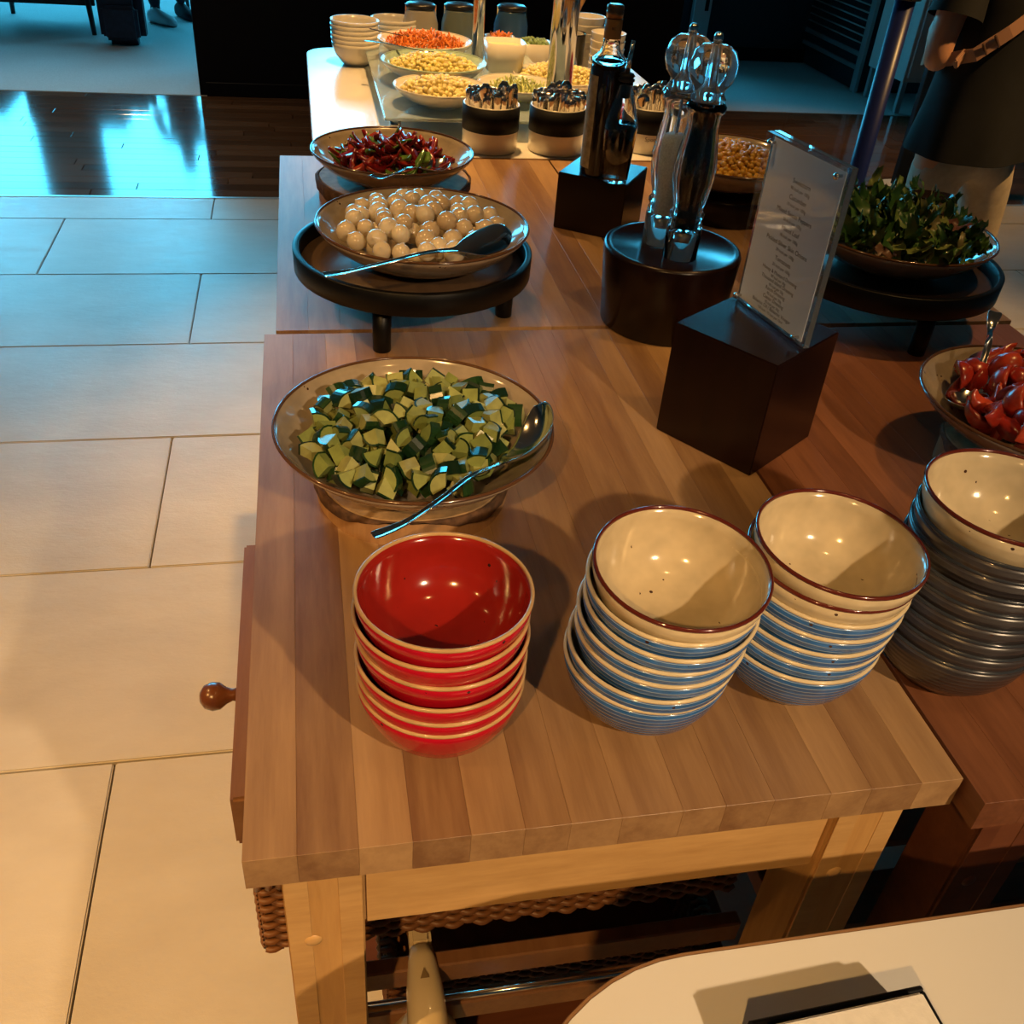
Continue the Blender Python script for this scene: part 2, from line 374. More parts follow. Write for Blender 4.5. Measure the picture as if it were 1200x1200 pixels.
for i in range(0, len(edges), 2):
    a, b = edges[i], edges[i + 1]
    add('wall_pier', box(b - a, .12, head - sill, 0, cen=((a + b) / 2, WY + .06, (sill + head) / 2)), M['wall'], wb)
for i, (a, b) in enumerate(bays):
    cx = (a + b) / 2
    wn = struct('window_%d' % (i + 1), box(b - a, .03, head - sill, 0, cen=(0, 0, 0)), M['pane'], None, (cx, WY + .07, (sill + head) / 2))
    fw = .05
    for s in (-1, 1): add('window_frame', box(fw, .1, head - sill, .004, 1), M['frame'], wn, (s * (b - a - fw) / 2, -.05, 0))
    for z in (-1, 0, 1): add('window_frame', box(b - a, .08, fw, .004, 1), M['frame'], wn, (0, -.05, z * (head - sill - fw) / 2))

# ------------------------------------------------------------------ downlights
for i, (x, y, z, tg, wt, cone, where, lc) in enumerate(SPOTS):
    t = thing('downlight', 'round recessed warm ceiling downlight ' + where, 'downlight', (x, y, 3.0), group='warm ceiling downlights')
    add('trim_ring', lathe([(.05, 0), (.065, 0), (.066, -.006), (.052, -.010), (.046, -.002)], 32), M['alu'], t)
    ld = bpy.data.lights.new('downlight_lamp', 'SPOT'); ld.energy = wt; ld.color = lc; ld.spot_size = math.radians(cone); ld.spot_blend = .8; ld.shadow_soft_size = .045
    lo = bpy.data.objects.new('lamp', ld); COL.objects.link(lo); lo.location = (0, 0, -.02); lo.parent = t
    d = Vector(tg) - Vector((x, y, 2.98)); lo.rotation_euler = d.to_track_quat('-Z', 'Y').to_euler()

# ------------------------------------------------------------------ butcher block tables
TOP = .89; TH = .037
def table(name, x0, x1, y0, y1, label, mat, n, seedv, drawer=False, near=False):
    rnd = random.Random(seedv)
    t = thing(name, label, 'table', (x0, y0, 0))
    W, L = x1 - x0, y1 - y0
    cuts = [0] + sorted((k + rnd.uniform(-.12, .12)) / n * W for k in range(1, n)) + [W]
    for a, b in zip(cuts, cuts[1:]):
        add('stave', box(b - a - .0001, L, TH, .00025, 1), mat, t, ((a + b) / 2, L / 2, TOP - TH / 2))
    lw = .068; ins = .026
    for lx in (ins + lw / 2, W - ins - .008 - lw / 2):
        for ly in (.012 + lw / 2, L - .012 - lw / 2):
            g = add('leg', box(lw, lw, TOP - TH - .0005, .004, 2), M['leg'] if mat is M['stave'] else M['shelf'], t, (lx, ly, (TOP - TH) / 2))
            if ly < .2:
                dz = .745 - (TOP - TH) / 2
                add('dowel', lathe([(0, .0022), (.004, .002), (.0075, .001), (.008, 0)], 16), M['apron'] if mat is M['stave'] else M['shelf'], g, (-.012, -lw / 2 - .0002, dz), (PI / 2, 0, 0))
                for st in (-1, 1):
                    add('lamination', box(.02, .0012, TOP - TH - .01, .0003, 1), M['apron'] if mat is M['stave'] else M['shelf'], g, (st * .0225, -lw / 2 - .0002, 0))
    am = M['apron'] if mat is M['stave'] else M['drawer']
    ax0, ax1 = ins + lw, W - ins - .008 - lw
    add('apron', box(ax1 - ax0 - .0006, .02, .104, .002, 2), am, t, ((ax0 + ax1) / 2, .03, TOP - TH - .0525))
    add('apron', box(ax1 - ax0 - .0006, .02, .104, .002, 2), am, t, ((ax0 + ax1) / 2, L - .03, TOP - TH - .0525))
    add('apron', box(.02, L - .2, .104, .002, 2), am, t, (W - .045, L / 2, TOP - TH - .0525))
    if not drawer: add('apron', box(.02, L - .2, .104, .002, 2), am, t, (.045, L / 2, TOP - TH - .0525))
    # lower shelf of slats on two bearers
    for sx in (ins + lw / 2, W - ins - lw / 2):
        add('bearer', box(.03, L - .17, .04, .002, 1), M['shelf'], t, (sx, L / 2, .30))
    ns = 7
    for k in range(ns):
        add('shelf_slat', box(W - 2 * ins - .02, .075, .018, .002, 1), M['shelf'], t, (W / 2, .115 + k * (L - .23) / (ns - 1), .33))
    if drawer:
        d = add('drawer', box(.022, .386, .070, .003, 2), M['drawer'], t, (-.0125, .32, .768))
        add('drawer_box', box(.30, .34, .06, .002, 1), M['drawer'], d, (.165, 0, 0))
        kb = add('knob', lathe([(0, .040), (.006, .0395), (.0125, .035), (.0155, .027), (.0145, .019), (.009, .012), (.0065, .006), (.0075, 0), (0, 0)], 28), M['knob'], d, (-.011, -.038, .012), (0, -PI / 2, 0))
    return t
# near-left, far-left, near-right, far-right
T1 = table('butcher_block_table', -.079, .552, .468, 1.385, 'butcher block trolley table carrying the red and blue bowl stacks, drawer on its left side', M['stave'], 14, 3, True)
T2 = table('butcher_block_table', -.062, .560, 1.397, 2.285, 'butcher block table under the onions and red pepper salad', M['stave'], 13, 5)
T3 = table('butcher_block_table', .556, 1.200, .440, 1.378, 'butcher block table with red shade painted in, carrying the charcoal bowl stack and tomatoes', M['shaded_stave'], 13, 8)
T4 = table('butcher_block_table', .564, 1.215, 1.392, 2.285, 'butcher block table under the green salad and sweetcorn', M['stave'], 13, 11)

# wicker basket under the near table, sticking out at its left
def basket(loc, sx, sy, h, label):
    t = thing('wicker_basket', label, 'basket', loc)
    def wall_strands(z0, z1, n_per, off):
        parts = []
        L = [((0, 0), (sx, 0)), ((sx, 0), (sx, sy)), ((sx, sy), (0, sy)), ((0, sy), (0, 0))]
        return L
    # horizontal weavers, wavy round stakes
    per = 2 * (sx + sy); nst = int(per / .016)
    def path(s):
        s = s % per
        if s < sx: return (s, 0, 0, -1)
        s -= sx
        if s < sy: return (sx, s, 1, 0)
        s -= sy
        if s < sx: return (sx - s, sy, 0, 1)
        s -= sx
        return (0, sy - s, -1, 0)
    rows = int(h / .0075)
    parts = []
    for r in range(rows):
        pts = []
        for k in range(nst * 4 + 1):
            x, y, nx, ny = path(k * per / (nst * 4) + .0001)
            o = .0034 * math.sin(PI * (k / 4 + .125) + (PI if r % 2 else 0))
            pts.append((x + nx * o, y + ny * o, .004 + r * .0075))
        parts.append((tube(pts, .0040, 6, False), Matrix()))
    wv = add('weave', joined(parts), M['wicker'], t); wv['kind'] = 'stuff'
    stm = tube([(0, 0, 0), (0, 0, h)], .002, 5)
    parts = [(stm, XF(path(k * per / nst)[:2] + (0,))) for k in range(nst)]
    sk = add('stakes', joined(parts), M['wicker'], t); sk['kind'] = 'stuff'
    # wrapped rim
    wr = tube([(0, -.007, -.012), (.001, -.009, 0), (.002, -.006, .012), (.003, .003, .015), (.004, .008, .008), (.004, .008, -.010)], .0042, 6)
    parts = []
    for k in range(int(per / .0105)):
        x, y, nx, ny = path(k * .0105)
        parts.append((wr, XF((x, y, h), (0, 0, math.atan2(nx, -ny)))))
    rm = add('wrapped_rim', joined(parts), M['wicker'], t); rm['kind'] = 'stuff'
    add('base', box(sx - .004, sy - .004, .006, .001, 1), M['wicker'], t, (sx / 2, sy / 2, .003))
    return t
basket((-.085, .575, .575), .52, .40, .135, 'brown wicker basket hung under the table top, sticking out by the left leg')
for s in (.57 - .0, .975): pass
add_rl = None
# lower dark wicker basket and boxes kept on the shelf
basket((.045, .60, .341), .40, .28, .10, 'dark wicker basket on the lower shelf behind the spray bottle')
add('shelf_bar', box(.44, .018, .035, .002, 1), M['drawer'], T1, (.31, .092, .52))
add('shelf_bar', box(.44, .018, .035, .002, 1), M['drawer'], T1, (.31, .080, .455))
add('steel_rod', tube([(.09, .070, .492), (.53, .070, .492)], .004, 10), M['steel'], T1)
for i, (bx, bw) in enumerate(((.12, .10), (.25, .075), (.36, .06))):
    o = add('storage_box', box(bw, .12, .16, .003, 1), M['box_grey'], None, (bx, 1.0, .342 + .08))
    tag(o, 'dark grey storage box on the table shelf, ' + ['leftmost of three', 'middle of three', 'rightmost of three'][i], 'box', 'dark boxes on the shelf')

# spray bottle on the shelf front
sp = thing('spray_bottle', 'cream plastic spray bottle on the shelf under the table front', 'spray bottle', (.078, .520, .340)); sp.scale = (1.12, 1.12, 1.05)
add('bottle_body', lathe([(0, 0), (.03, 0), (.036, .004), (.037, .08), (.035, .10), (.022, .128), (.014, .136), (.013, .15), (0, .15)], 32), M['cream_plastic'], sp)
def loft(secs, n=20, cap=True):
    vs, fs = [], []
    for (c, ax, ay, rx, ry) in secs:
        c = Vector(c); ax = Vector(ax); ay = Vector(ay)
        for k in range(n):
            a = 2 * PI * k / n; ca, sa = math.cos(a), math.sin(a)
            ca = math.copysign(abs(ca) ** .8, ca); sa = math.copysign(abs(sa) ** .8, sa)
            vs.append(c + ax * rx * ca + ay * ry * sa)
    for i in range(len(secs) - 1):
        for k in range(n):
            k2 = (k + 1) % n; fs.append((i * n + k, i * n + k2, (i + 1) * n + k2, (i + 1) * n + k))
    if cap: fs.append(tuple(range(n))[::-1]); fs.append(tuple(range((len(secs) - 1) * n, len(secs) * n)))
    return mesh(vs, fs, True)
X, Z = (1, 0, 0), (0, 0, 1)
hd = add('spray_head', loft([((0, -.055, .150), X, Z, .008, .008), ((0, -.045, .158), X, Z, .017, .020), ((0, -.02, .168), X, Z, .0195, .026), ((0, .01, .176), X, Z, .018, .024), ((0, .035, .182), X, Z, .0145, .018), ((0, .048, .186), X, Z, .0115, .013)], 24), M['cream_plastic'], sp)
add('nozzle', box(.022, .020, .024, .004, 2), M['cream_plastic'], hd, (0, .058, .187))
add('triangle_mark', mesh([(-.0045, -.004, 0), (.0045, -.004, 0), (0, .006, .0015)], [(0, 1, 2)]), M['grey_print'], hd, (0, .016, .2004))
add('trigger', tube([(0, .03, .165), (0, .036, .14), (0, .028, .12), (0, .034, .10)], [.007, .006, .005, .004], 10), M['cream_plastic'], sp)

# ------------------------------------------------------------------ white counter in the foreground
def rounded(x0, x1, y0, y1, r, n=12, corners=(1, 1, 1, 1)):
    out = []
    for (cx, cy, a0, on) in ((x1 - r, y1 - r, 0, corners[0]), (x0 + r, y1 - r, PI / 2, corners[1]), (x0 + r, y0 + r, PI, corners[2]), (x1 - r, y0 + r, 1.5 * PI, corners[3])):
        if on:
            for k in range(n + 1): a = a0 + PI / 2 * k / n; out.append((cx + r * math.cos(a), cy + r * math.sin(a)))
        else:
            out.append((cx + (r if a0 in (0, 1.5 * PI) else -r), cy + (r if a0 in (0, PI / 2) else -r)))
    return out
def panel_table(name, label, outline, z, t, legs, inner):
    o = thing(name, label, 'table', (0, 0, 0))
    add('edge_band', prism(outline, z - t, z - .0008, .0008, 1), M['edge'], o)
    add('top', prism(inner, z - .0008, z, .0003, 1), M['white'], o)
    for lx, ly in legs: add('leg', tube([(lx, ly, 0), (lx, ly, z - t)], .025, 16), M['brushed'], o)
    return o
panel_table('white_counter', 'white laminate counter with brown edge and rounded corner in the foreground', rounded(.085, 1.9, -.55, .348, .16), .89, .022, [(.26, .1), (.26, -.4), (1.7, .1), (1.7, -.4)], rounded(.0885, 1.8965, -.5465, .3445, .1565))
# napkin holder
nh = thing('napkin_holder', 'black tray of white paper napkins on the white counter', 'napkin holder', (.259, .277, .89), (0, 0, .04))
for c, sz in (((.066, -.002, .018), (.132, .004, .036)), ((.066, -.170, .018), (.132, .004, .036)), ((.002, -.086, .018), (.004, .164, .036)), ((.130, -.086, .018), (.004, .164, .036))): add('tray_side', box(*sz, .001, 1), M['band'], nh, c)
add('tray_base', box(.124, .164, .004, .001, 1), M['band'], nh, (.066, -.086, .002))
for k in range(9):
    o = add('napkin', box(.116, .154, .0045, .0018, 2), M['napkin'], None, (.3285 + random.uniform(-.001, .001), .1935 + random.uniform(-.001, .001), .8968 + k * .0047 + .0005), (0, 0, .04 + random.uniform(-.008, .008)))
    tag(o, ['lowest', 'second lowest', 'third lowest', 'fourth lowest', 'middle', 'fourth from the top', 'third from the top', 'second from the top', 'topmost'][k] + ' white paper napkin in the black tray', 'napkin', 'napkins in the tray')

# ------------------------------------------------------------------ stacked bowls
def bowl_kind(outer, inner, rim, lip=1.0):
    P_out = [(0, .004), (.036, .004), (.037, 0), (.041, 0), (.0425, .005), (.053, .0125), (.0625, .024), (.070, .040), (.0745, .055), (.0760, .0655)]
    P_in = [(.0728, .0655), (.0715, .055), (.067, .040), (.0592, .025), (.049, .0145), (.036, .0095), (0, .008)]
    body = lathe(P_out + P_in, 64, len(P_out) - 1)
    body.materials.append(outer); body.materials.append(inner)
    rm = lathe([(.0744 + .0018 * math.cos(a) * 1.0, .0657 + .0022 * math.sin(a)) for a in [2 * PI * k / 10 for k in range(11)]], 64)
    rm.materials.append(rim)
    return body, rm
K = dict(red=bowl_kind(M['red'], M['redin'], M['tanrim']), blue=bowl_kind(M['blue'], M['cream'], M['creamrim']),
         cream=bowl_kind(M['cream'], M['cream'], M['maroonrim']), dark=bowl_kind(M['dark'], M['cream'], M['darkrim']))
ORD = ['topmost', 'second from the top', 'third from the top', 'fourth from the top', 'fifth from the top', 'sixth from the top', 'seventh from the top', 'eighth from the top', 'lowest']
def stack(x, y, z, items, dzs, stackname, lean=(0, 0), seedv=1, sc=1.0, tilt=(0, 0)):
    rnd = random.Random(seedv); n = len(items)
    zz = z
    for i, (kind, desc) in enumerate(items):
        if i: zz += dzs[i - 1]
        pos = 'lowest' if i == n - 1 - (n - 1) and n > 1 else ORD[n - 1 - i]
        f = (zz - z)
        t = thing('bowl', '%s bowl, %s in the %s' % (desc, pos, stackname), 'bowl', (x + lean[0] * f + rnd.uniform(-.0012, .0012), y + lean[1] * f + rnd.uniform(-.0012, .0012), zz), (tilt[0] * i / (n - 1) + rnd.uniform(-.006, .006), tilt[1] * i / (n - 1) + rnd.uniform(-.006, .006), rnd.uniform(0, 6)), 'bowls of the ' + stackname)
        t.rotation_mode = 'ZYX'; t.scale = (sc,) * 3
        add('body', K[kind][0], None, t); add('rim', K[kind][1], None, t)
RB = 'red glazed stoneware'; BB = 'blue ringed stoneware'; CB = 'cream stoneware with maroon rim'; DB = 'charcoal ringed stoneware'
stack(.090, .589, TOP, [('red', RB)] * 6, [.0150, .0185, .0230, .0230, .0195], 'red stack', (.0, 0), 2, .967)
stack(.281, .594, TOP, [('blue', BB)] * 6 + [('cream', CB)], [.0175, .019, .017, .018, .018, .017], 'left blue stack', (.10, -.03), 3, 1.01, (.075, 0))
stack(.438, .612, TOP, [('blue', BB)] * 5 + [('cream', CB)] * 2, [.017, .0175, .018, .019, .019, .017], 'right blue stack', (.06, -.05), 4, 1.01, (.02, .03))
stack(.602, .604, TOP, [('dark', DB)] * 8 + [('cream', CB)], [.0175] * 7 + [.024], 'charcoal stack', (0, 0), 5, 1.02)

# ------------------------------------------------------------------ serving bowls
SP_out = [(0, .003), (.056, .003), (.058, 0), (.063, 0), (.066, .004), (.088, .0105), (.115, .023), (.140, .040), (.155, .055), (.1605, .0635)]
SP_in = [(.1568, .0635), (.1515, .055), (.1365, .042), (.112, .0265), (.086, .0145), (.06, .0085), (0, .007)]
def serving_kind(outer, inner, rim):
    b = lathe(SP_out + SP_in, 96, len(SP_out) - 1); b.materials.append(outer); b.materials.append(inner)
    r = lathe([(.1586 + .0022 * math.cos(a), .0637 + .0022 * math.sin(a)) for a in [2 * PI * k / 8 for k in range(9)]], 96); r.materials.append(rim)
    return b, r
SK = serving_kind(M['beige_out'], M['beige'], M['brownrim']); SKM = serving_kind(M['porcelain'], M['mint'], M['mint']); SKW = serving_kind(M['porcelain'], M['porcelain'], M['porcelain'])
def serving(x, y, z, label, kind=SK, sc=1.0, tilt=(0, 0)):
    t = thing('serving_bowl', label, 'bowl', (x, y, z), (tilt[0], tilt[1], 0)); t.scale = (sc,) * 3
    add('body', kind[0], None, t); add('rim', kind[1], None, t); return t
def zin(r):   # inner height of serving bowl at radius r
    q = SP_in[::-1]
    for (ra, za), (rb, zb) in zip(q, q[1:]):
        if r <= rb: return za + (zb - za) * (r - ra) / (rb - ra)
    return .0635
def log_slice(x, y, z0, h, r, label, seedv=1, top=None):
    rnd = random.Random(seedv); n = 56; prof = [1 + .03 * math.sin(2 * a + 1) + .015 * math.sin(5 * a) for a in [2 * PI * k / n for k in range(n)]]
    t = thing('log_slice', label, 'log slice', (x, y, z0))
    out = [(r * p * math.cos(2 * PI * k / n), r * p * math.sin(2 * PI * k / n)) for k, p in enumerate(prof)]
    add('wood_body', prism(out, 0, h - .004, .0), M['slice'], t)
    out2 = [(a * .985, b * .985) for a, b in out]
    add('cut_face', prism(out2, h - .0039, h, .001), M['slice_top'], t)
    vs, fs = [], []
    for k in range(n):
        rr_ = 1.0 + .022 + .02 * rnd.random()
        a, b = out[k]; lo_ = .62 + .25 * math.sin(k * .35) + .1 * rnd.random()
        for q in ((1.002, h * lo_), (rr_, h * (lo_ + .08)), (rr_, h * .96), (1.0, h * 1.0)): vs.append((a * q[0], b * q[0], q[1]))
    for k in range(n):
        k2 = (k + 1) % n
        for j in range(3): fs.append((k * 4 + j, k2 * 4 + j, k2 * 4 + j + 1, k * 4 + j + 1))
    add('bark', mesh(vs, fs, True), M['bark'], t)
    return t
def poisson(R, d, n, rnd, prob=lambda r: 1):
    pts = []
    for _ in range(n * 60):
        a = rnd.random() * 2 * PI; r = R * math.sqrt(rnd.random())
        p = (r * math.cos(a), r * math.sin(a))
        if all((p[0] - q[0]) ** 2 + (p[1] - q[1]) ** 2 > d * d for q in pts): pts.append(p)
        if len(pts) >= n: break
    return pts
def spoon(name, pts, widths, sags, label, mat, cat='spoon', thick=.0016, up=Vector((0, 0, 1))):
    """pts: path from tip of the spoon bowl to handle end; widths half-width, sags dish depth"""
    pts = [Vector(p) for p in pts]; c = pts[len(pts) // 2].copy(); n = 9; vs, fs = [], []
    for i, p in enumerate(pts):
        t = (pts[min(i + 1, len(pts) - 1)] - pts[max(i - 1, 0)]).normalized()
        u_ = up[i] if isinstance(up, list) else up; sd = t.cross(u_).normalized(); nu = sd.cross(t).normalized()
        for k in range(n):
            u = -1 + 2 * k / (n - 1)
            vs.append(p + sd * widths[i] * u - nu * sags[i] * (1 - u * u) - c)
    m = len(pts)
    for i in range(m - 1):
        for k in range(n - 1): fs.append((i * n + k, (i + 1) * n + k, (i + 1) * n + k + 1, i * n + k + 1))
    o = add(name, mesh(vs, fs, True), mat, None, c)
    so = o.modifiers.new('thickness', 'SOLIDIFY'); so.thickness = thick; so.offset = 0
    sb = o.modifiers.new('smooth', 'SUBSURF'); sb.levels = 1; sb.render_levels = 2
    return tag(o, label, cat)
def curve(P, n):
    """Catmull-Rom through P"""
    P = [Vector(p) for p in P]; out = []
    m = len(P)
    for i in range(n):
        s = i / (n - 1) * (m - 1); k = min(int(s), m - 2); u = s - k
        a, b, c, d = P[max(k - 1, 0)], P[k], P[k + 1], P[min(k + 2, m - 1)]
        out.append(.5 * ((2 * b) + (c - a) * u + (2 * a - 5 * b + 4 * c - d) * u * u + (3 * b - a - 3 * c + d) * u ** 3))
    return out
def serving_spoon(ctrl, label, mat=None, wid=.027, hw=.0055, sag=.011, bowl_frac=.34, up=(0, 0, 1)):
    P = curve(ctrl, 30); n = len(P); W, G = [], []
    for i in range(n):
        s = i / (n - 1)
        if s < bowl_frac:
            q = s / bowl_frac; w_ = wid * max(.06, math.sin(PI * min(1, .04 + q * .93)) ** .6); g = sag * math.sin(PI * min(1, q)) ** .8
        else: w_ = 0; g = 0
        q2 = max(0, (s - .75) / .25); h_ = hw * (.62 + .75 * q2 ** 1.2)
        if s > .97: h_ *= .7
        W.append(max(w_, h_ if s > bowl_frac * .75 else w_)); G.append(g + (.0012 if s >= bowl_frac else 0))
    U = [Vector(up).lerp(Vector((0, 0, 1)), min(1, max(0, (i / (n - 1) - bowl_frac * .6) / (bowl_frac * .9)))) for i in range(n)]
    return spoon('serving_spoon', P, W, G, label, mat or M['steel'], up=U)

# --- cucumber
log_slice(.105, .957, TOP, .034, .112, 'pale log slice with bark under the cucumber bowl', 1)
CB0 = TOP + .0345
serving(.105, .953, CB0, 'beige speckled serving bowl filled with chopped cucumber')
def cuc_mesh(R_, ang, ln):
    n = 6; pr = [(0, 0)] + [(R_ * math.cos(ang * (k / n - .5)), R_ * math.sin(ang * (k / n - .5))) for k in range(n + 1)]
    c = (R_ * .55, 0)
    vs = [(x - c[0], y, z) for z in (-ln / 2, ln / 2) for x, y in pr]; m = len(pr)
    fs = [tuple(range(m))[::-1], tuple(range(m, 2 * m))] + [(k, (k + 1) % m, (k + 1) % m + m, k + m) for k in range(m)]
    fl = mesh(vs, fs)
    t = .0013; vs2 = []
    for z in (-ln / 2 - .0002, ln / 2 + .0002):
        for rr_ in (R_ - .0008, R_ + t):
            vs2 += [(rr_ * math.cos(ang * 1.03 * (k / n - .5)) - c[0], rr_ * math.sin(ang * 1.03 * (k / n - .5)), z) for k in range(n + 1)]
    q = n + 1; f2 = []
    for k in range(n):
        f2 += [(q + k, q + k + 1, 3 * q + k + 1, 3 * q + k), (k + 1, k, 2 * q + k, 2 * q + k + 1), (k, k + 1, q + k + 1, q + k), (2 * q + k + 1, 2 * q + k, 3 * q + k, 3 * q + k + 1)]
    f2 += [(0, q, 3 * q, 2 * q), (n, 2 * q + n, 3 * q + n, q + n)]
    sk = mesh(vs2, f2); fl.materials.append(M['flesh']); sk.materials.append(M['skin_cuc']); return fl, sk
CV = [cuc_mesh(.0195, 1.35, .018), cuc_mesh(.021, 1.0, .015), cuc_mesh(.0185, 1.6, .014), cuc_mesh(.017, 2.2, .013)]
rnd = random.Random(21)
def heap(R, d, n, zs, layers, cb, rnd, clear=.010, off=(0, 0), skip=None):
    for L in range(layers):
        for (px, py) in poisson(R - .006 * L, d * (1 + .1 * L), n, rnd):
            r = math.hypot(px, py); z = zs(r) - L * d * .8 + rnd.uniform(-.004, .004)
            px += off[0]; py += off[1]
            if z < zin(math.hypot(px, py) + clear * .8) + clear: continue
            if skip and skip(px, py, z): continue
            cb(px, py, z, L)
def put_cuc(px, py, z, L):
    fl, sk = rnd.choice(CV)
    o = add('cucumber_piece', fl, None, None, (.105 + px, .953 + py, CB0 + z), (rnd.uniform(0, 2 * PI), rnd.uniform(-1.2, 1.2), rnd.uniform(0, 2 * PI)))
    tag(o, 'chunk of chopped cucumber in the beige bowl', 'cucumber', 'chopped cucumber in the beige bowl')
    add('peel', sk, None, o)
def near_spoon(px, py, z):
    a, b = Vector((.152, .005)), Vector((.050, -.130)); p = Vector((px, py)); t_ = max(0, min(1, (p - a).dot(b - a) / (b - a).length_squared))
    return z > .050 and (p - a.lerp(b, t_)).length < (.027 if t_ < .55 else .012)
heap(.128, .0180, 170, lambda r: .077 - .016 * (r / .128) ** 2, 3, put_cuc, rnd, .0118, (.008, -.014), near_spoon)
serving_spoon([(.252, .960, CB0 + .080), (.236, .915, CB0 + .064), (.195, .866, CB0 + .064), (.152, .824, CB0 + .076), (.112, .785, CB0 + .074), (.075, .766, CB0 + .062), (.043, .751, CB0 + .060)], 'steel serving spoon lying in the cucumber with its handle over the rim', up=(-.55, .25, .75), sag=.013)

# --- black tray stands
def tray_stand(x, y, ztop, r, legs, label):
    t = thing('tray_stand', label, 'tray stand', (x, y, TOP))
    h = ztop - TOP
    add('tray_wall', lathe([(r - .010, h - .024), (r - .010, h - .001), (r - .009, h), (r - .001, h), (r, h - .001), (r - .001, h - .034), (r - .004, h - .036), (r - .010, h - .036), (r - .010, h - .024)], 96), M['blackwood'], t)
    add('tray_floor', lathe([(0, h - .024), (r - .0102, h - .024), (r - .0102, h - .036), (0, h - .036)], 96), M['trayfloor'], t)
    for a in legs: add('leg', lathe([(0, 0), (.0125, 0), (.0135, .001), (.0145, h - .0362), (0, h - .0362)], 24), M['blackwood'], t, ((r - .038) * math.cos(a), (r - .038) * math.sin(a), 0))
    return t
tray_stand(.155, 1.462, 1.0, .186, [math.radians(v) for v in (246, 352, 118)], 'round black wooden tray on three legs under the onion bowl')
ON0 = 1.0 - .0238
serving(.168, 1.452, ON0, 'beige serving bowl of small white onions on the left black tray', sc=1.02)
om = lathe([(0, -.0150), (.006, -.0142), (.0115, -.0098), (.0148, -.003), (.0150, .002), (.0130, .0085), (.0085, .0132), (.0035, .0150), (.0015, .0172), (0, .0178)], 20); om.materials.append(M['onion'])
rnd = random.Random(5)
def put_onion(px, py, z, L):
    o = add('onion', om, None, None, (.168 + px, 1.452 + py, ON0 + z), (rnd.uniform(-1.3, 1.3), rnd.uniform(-1.3, 1.3), rnd.uniform(0, 6)), (rnd.uniform(.85, 1.1),) * 3)
    tag(o, 'small white pickled onion in the bowl on the black tray', 'onion', 'white onions in the bowl')
heap(.122, .0265, 90, lambda r: .074 - .014 * (r / .122) ** 2, 2, put_onion, rnd, .0135)
serving_spoon([(.285, 1.375, ON0 + .085), (.255, 1.350, ON0 + .074), (.205, 1.312, ON0 + .078), (.150, 1.272, ON0 + .088), (.09, 1.254, ON0 + .080), (.045, 1.252, ON0 + .070), (.013, 1.246, ON0 + .068)], 'steel serving spoon resting on the onions and the bowl rim', hw=.008, sag=-.010, wid=.024, up=(.25, -.5, .8))

# --- red pepper salad
log_slice(.172, 2.0, TOP, .046, .150, 'log slice with bark under the red pepper salad bowl', 4)
PB0 = TOP + .0465
serving(.165, 1.965, PB0, 'taupe serving bowl of red pepper salad on a log slice')
def strip_mesh(L, wd, bend, tw):
    n = 7; vs, fs = [], []
    for i in range(n):
        s = i / (n - 1) - .5; a = bend * s; c = Vector((L * math.sin(a) / bend if bend else L * s, 0, L * (1 - math.cos(a)) / bend if bend else 0))
        wv_ = wd * (1 - .5 * (2 * s) ** 4); t = .0022
        for (u, v) in ((-1, -1), (1, -1), (1, 1), (-1, 1)):
            vs.append((c.x, u * wv_ * math.cos(tw * s), c.z + v * t + u * wv_ * math.sin(tw * s)))
    for i in range(n - 1):
        for k in range(4): k2 = (k + 1) % 4; fs.append((i * 4 + k, i * 4 + k2, i * 4 + 4 + k2, i * 4 + 4 + k))
    fs += [(3, 2, 1, 0), tuple(range((n - 1) * 4, n * 4))]
    me = mesh(vs, fs, True); return me
PV = [strip_mesh(.055, .0065, 1.2, .6), strip_mesh(.048, .0055, 2.0, -.8), strip_mesh(.062, .006, .7, 1.0), strip_mesh(.038, .008, 1.5, .3)]
for p in PV: p.materials.append(M['pepper_strip'])
rnd = random.Random(9)
def put_pep(px, py, z, L):
    o = add('pepper_strip', rnd.choice(PV), None, None, (.165 + px, 1.965 + py, PB0 + z), (rnd.uniform(-.9, .9), rnd.uniform(-.7, .7), rnd.uniform(0, 6)))
    tag(o, 'glossy strip of sliced pepper in the salad bowl on the log slice', 'pepper strip', 'sliced peppers in the bowl')
heap(.108, .017, 130, lambda r: .078 - .034 * (r / .108) ** 2, 3, put_pep, rnd, .009)
serving_spoon([(.265, 1.925, PB0 + .06), (.235, 1.88, PB0 + .058), (.204, 1.85, PB0 + .066), (.179, 1.805, PB0 + .078), (.151, 1.776, PB0 + .076), (.129, 1.779, PB0 + .066), (.109, 1.80, PB0 + .066)], 'steel serving spoon with curved handle over the pepper salad bowl rim')

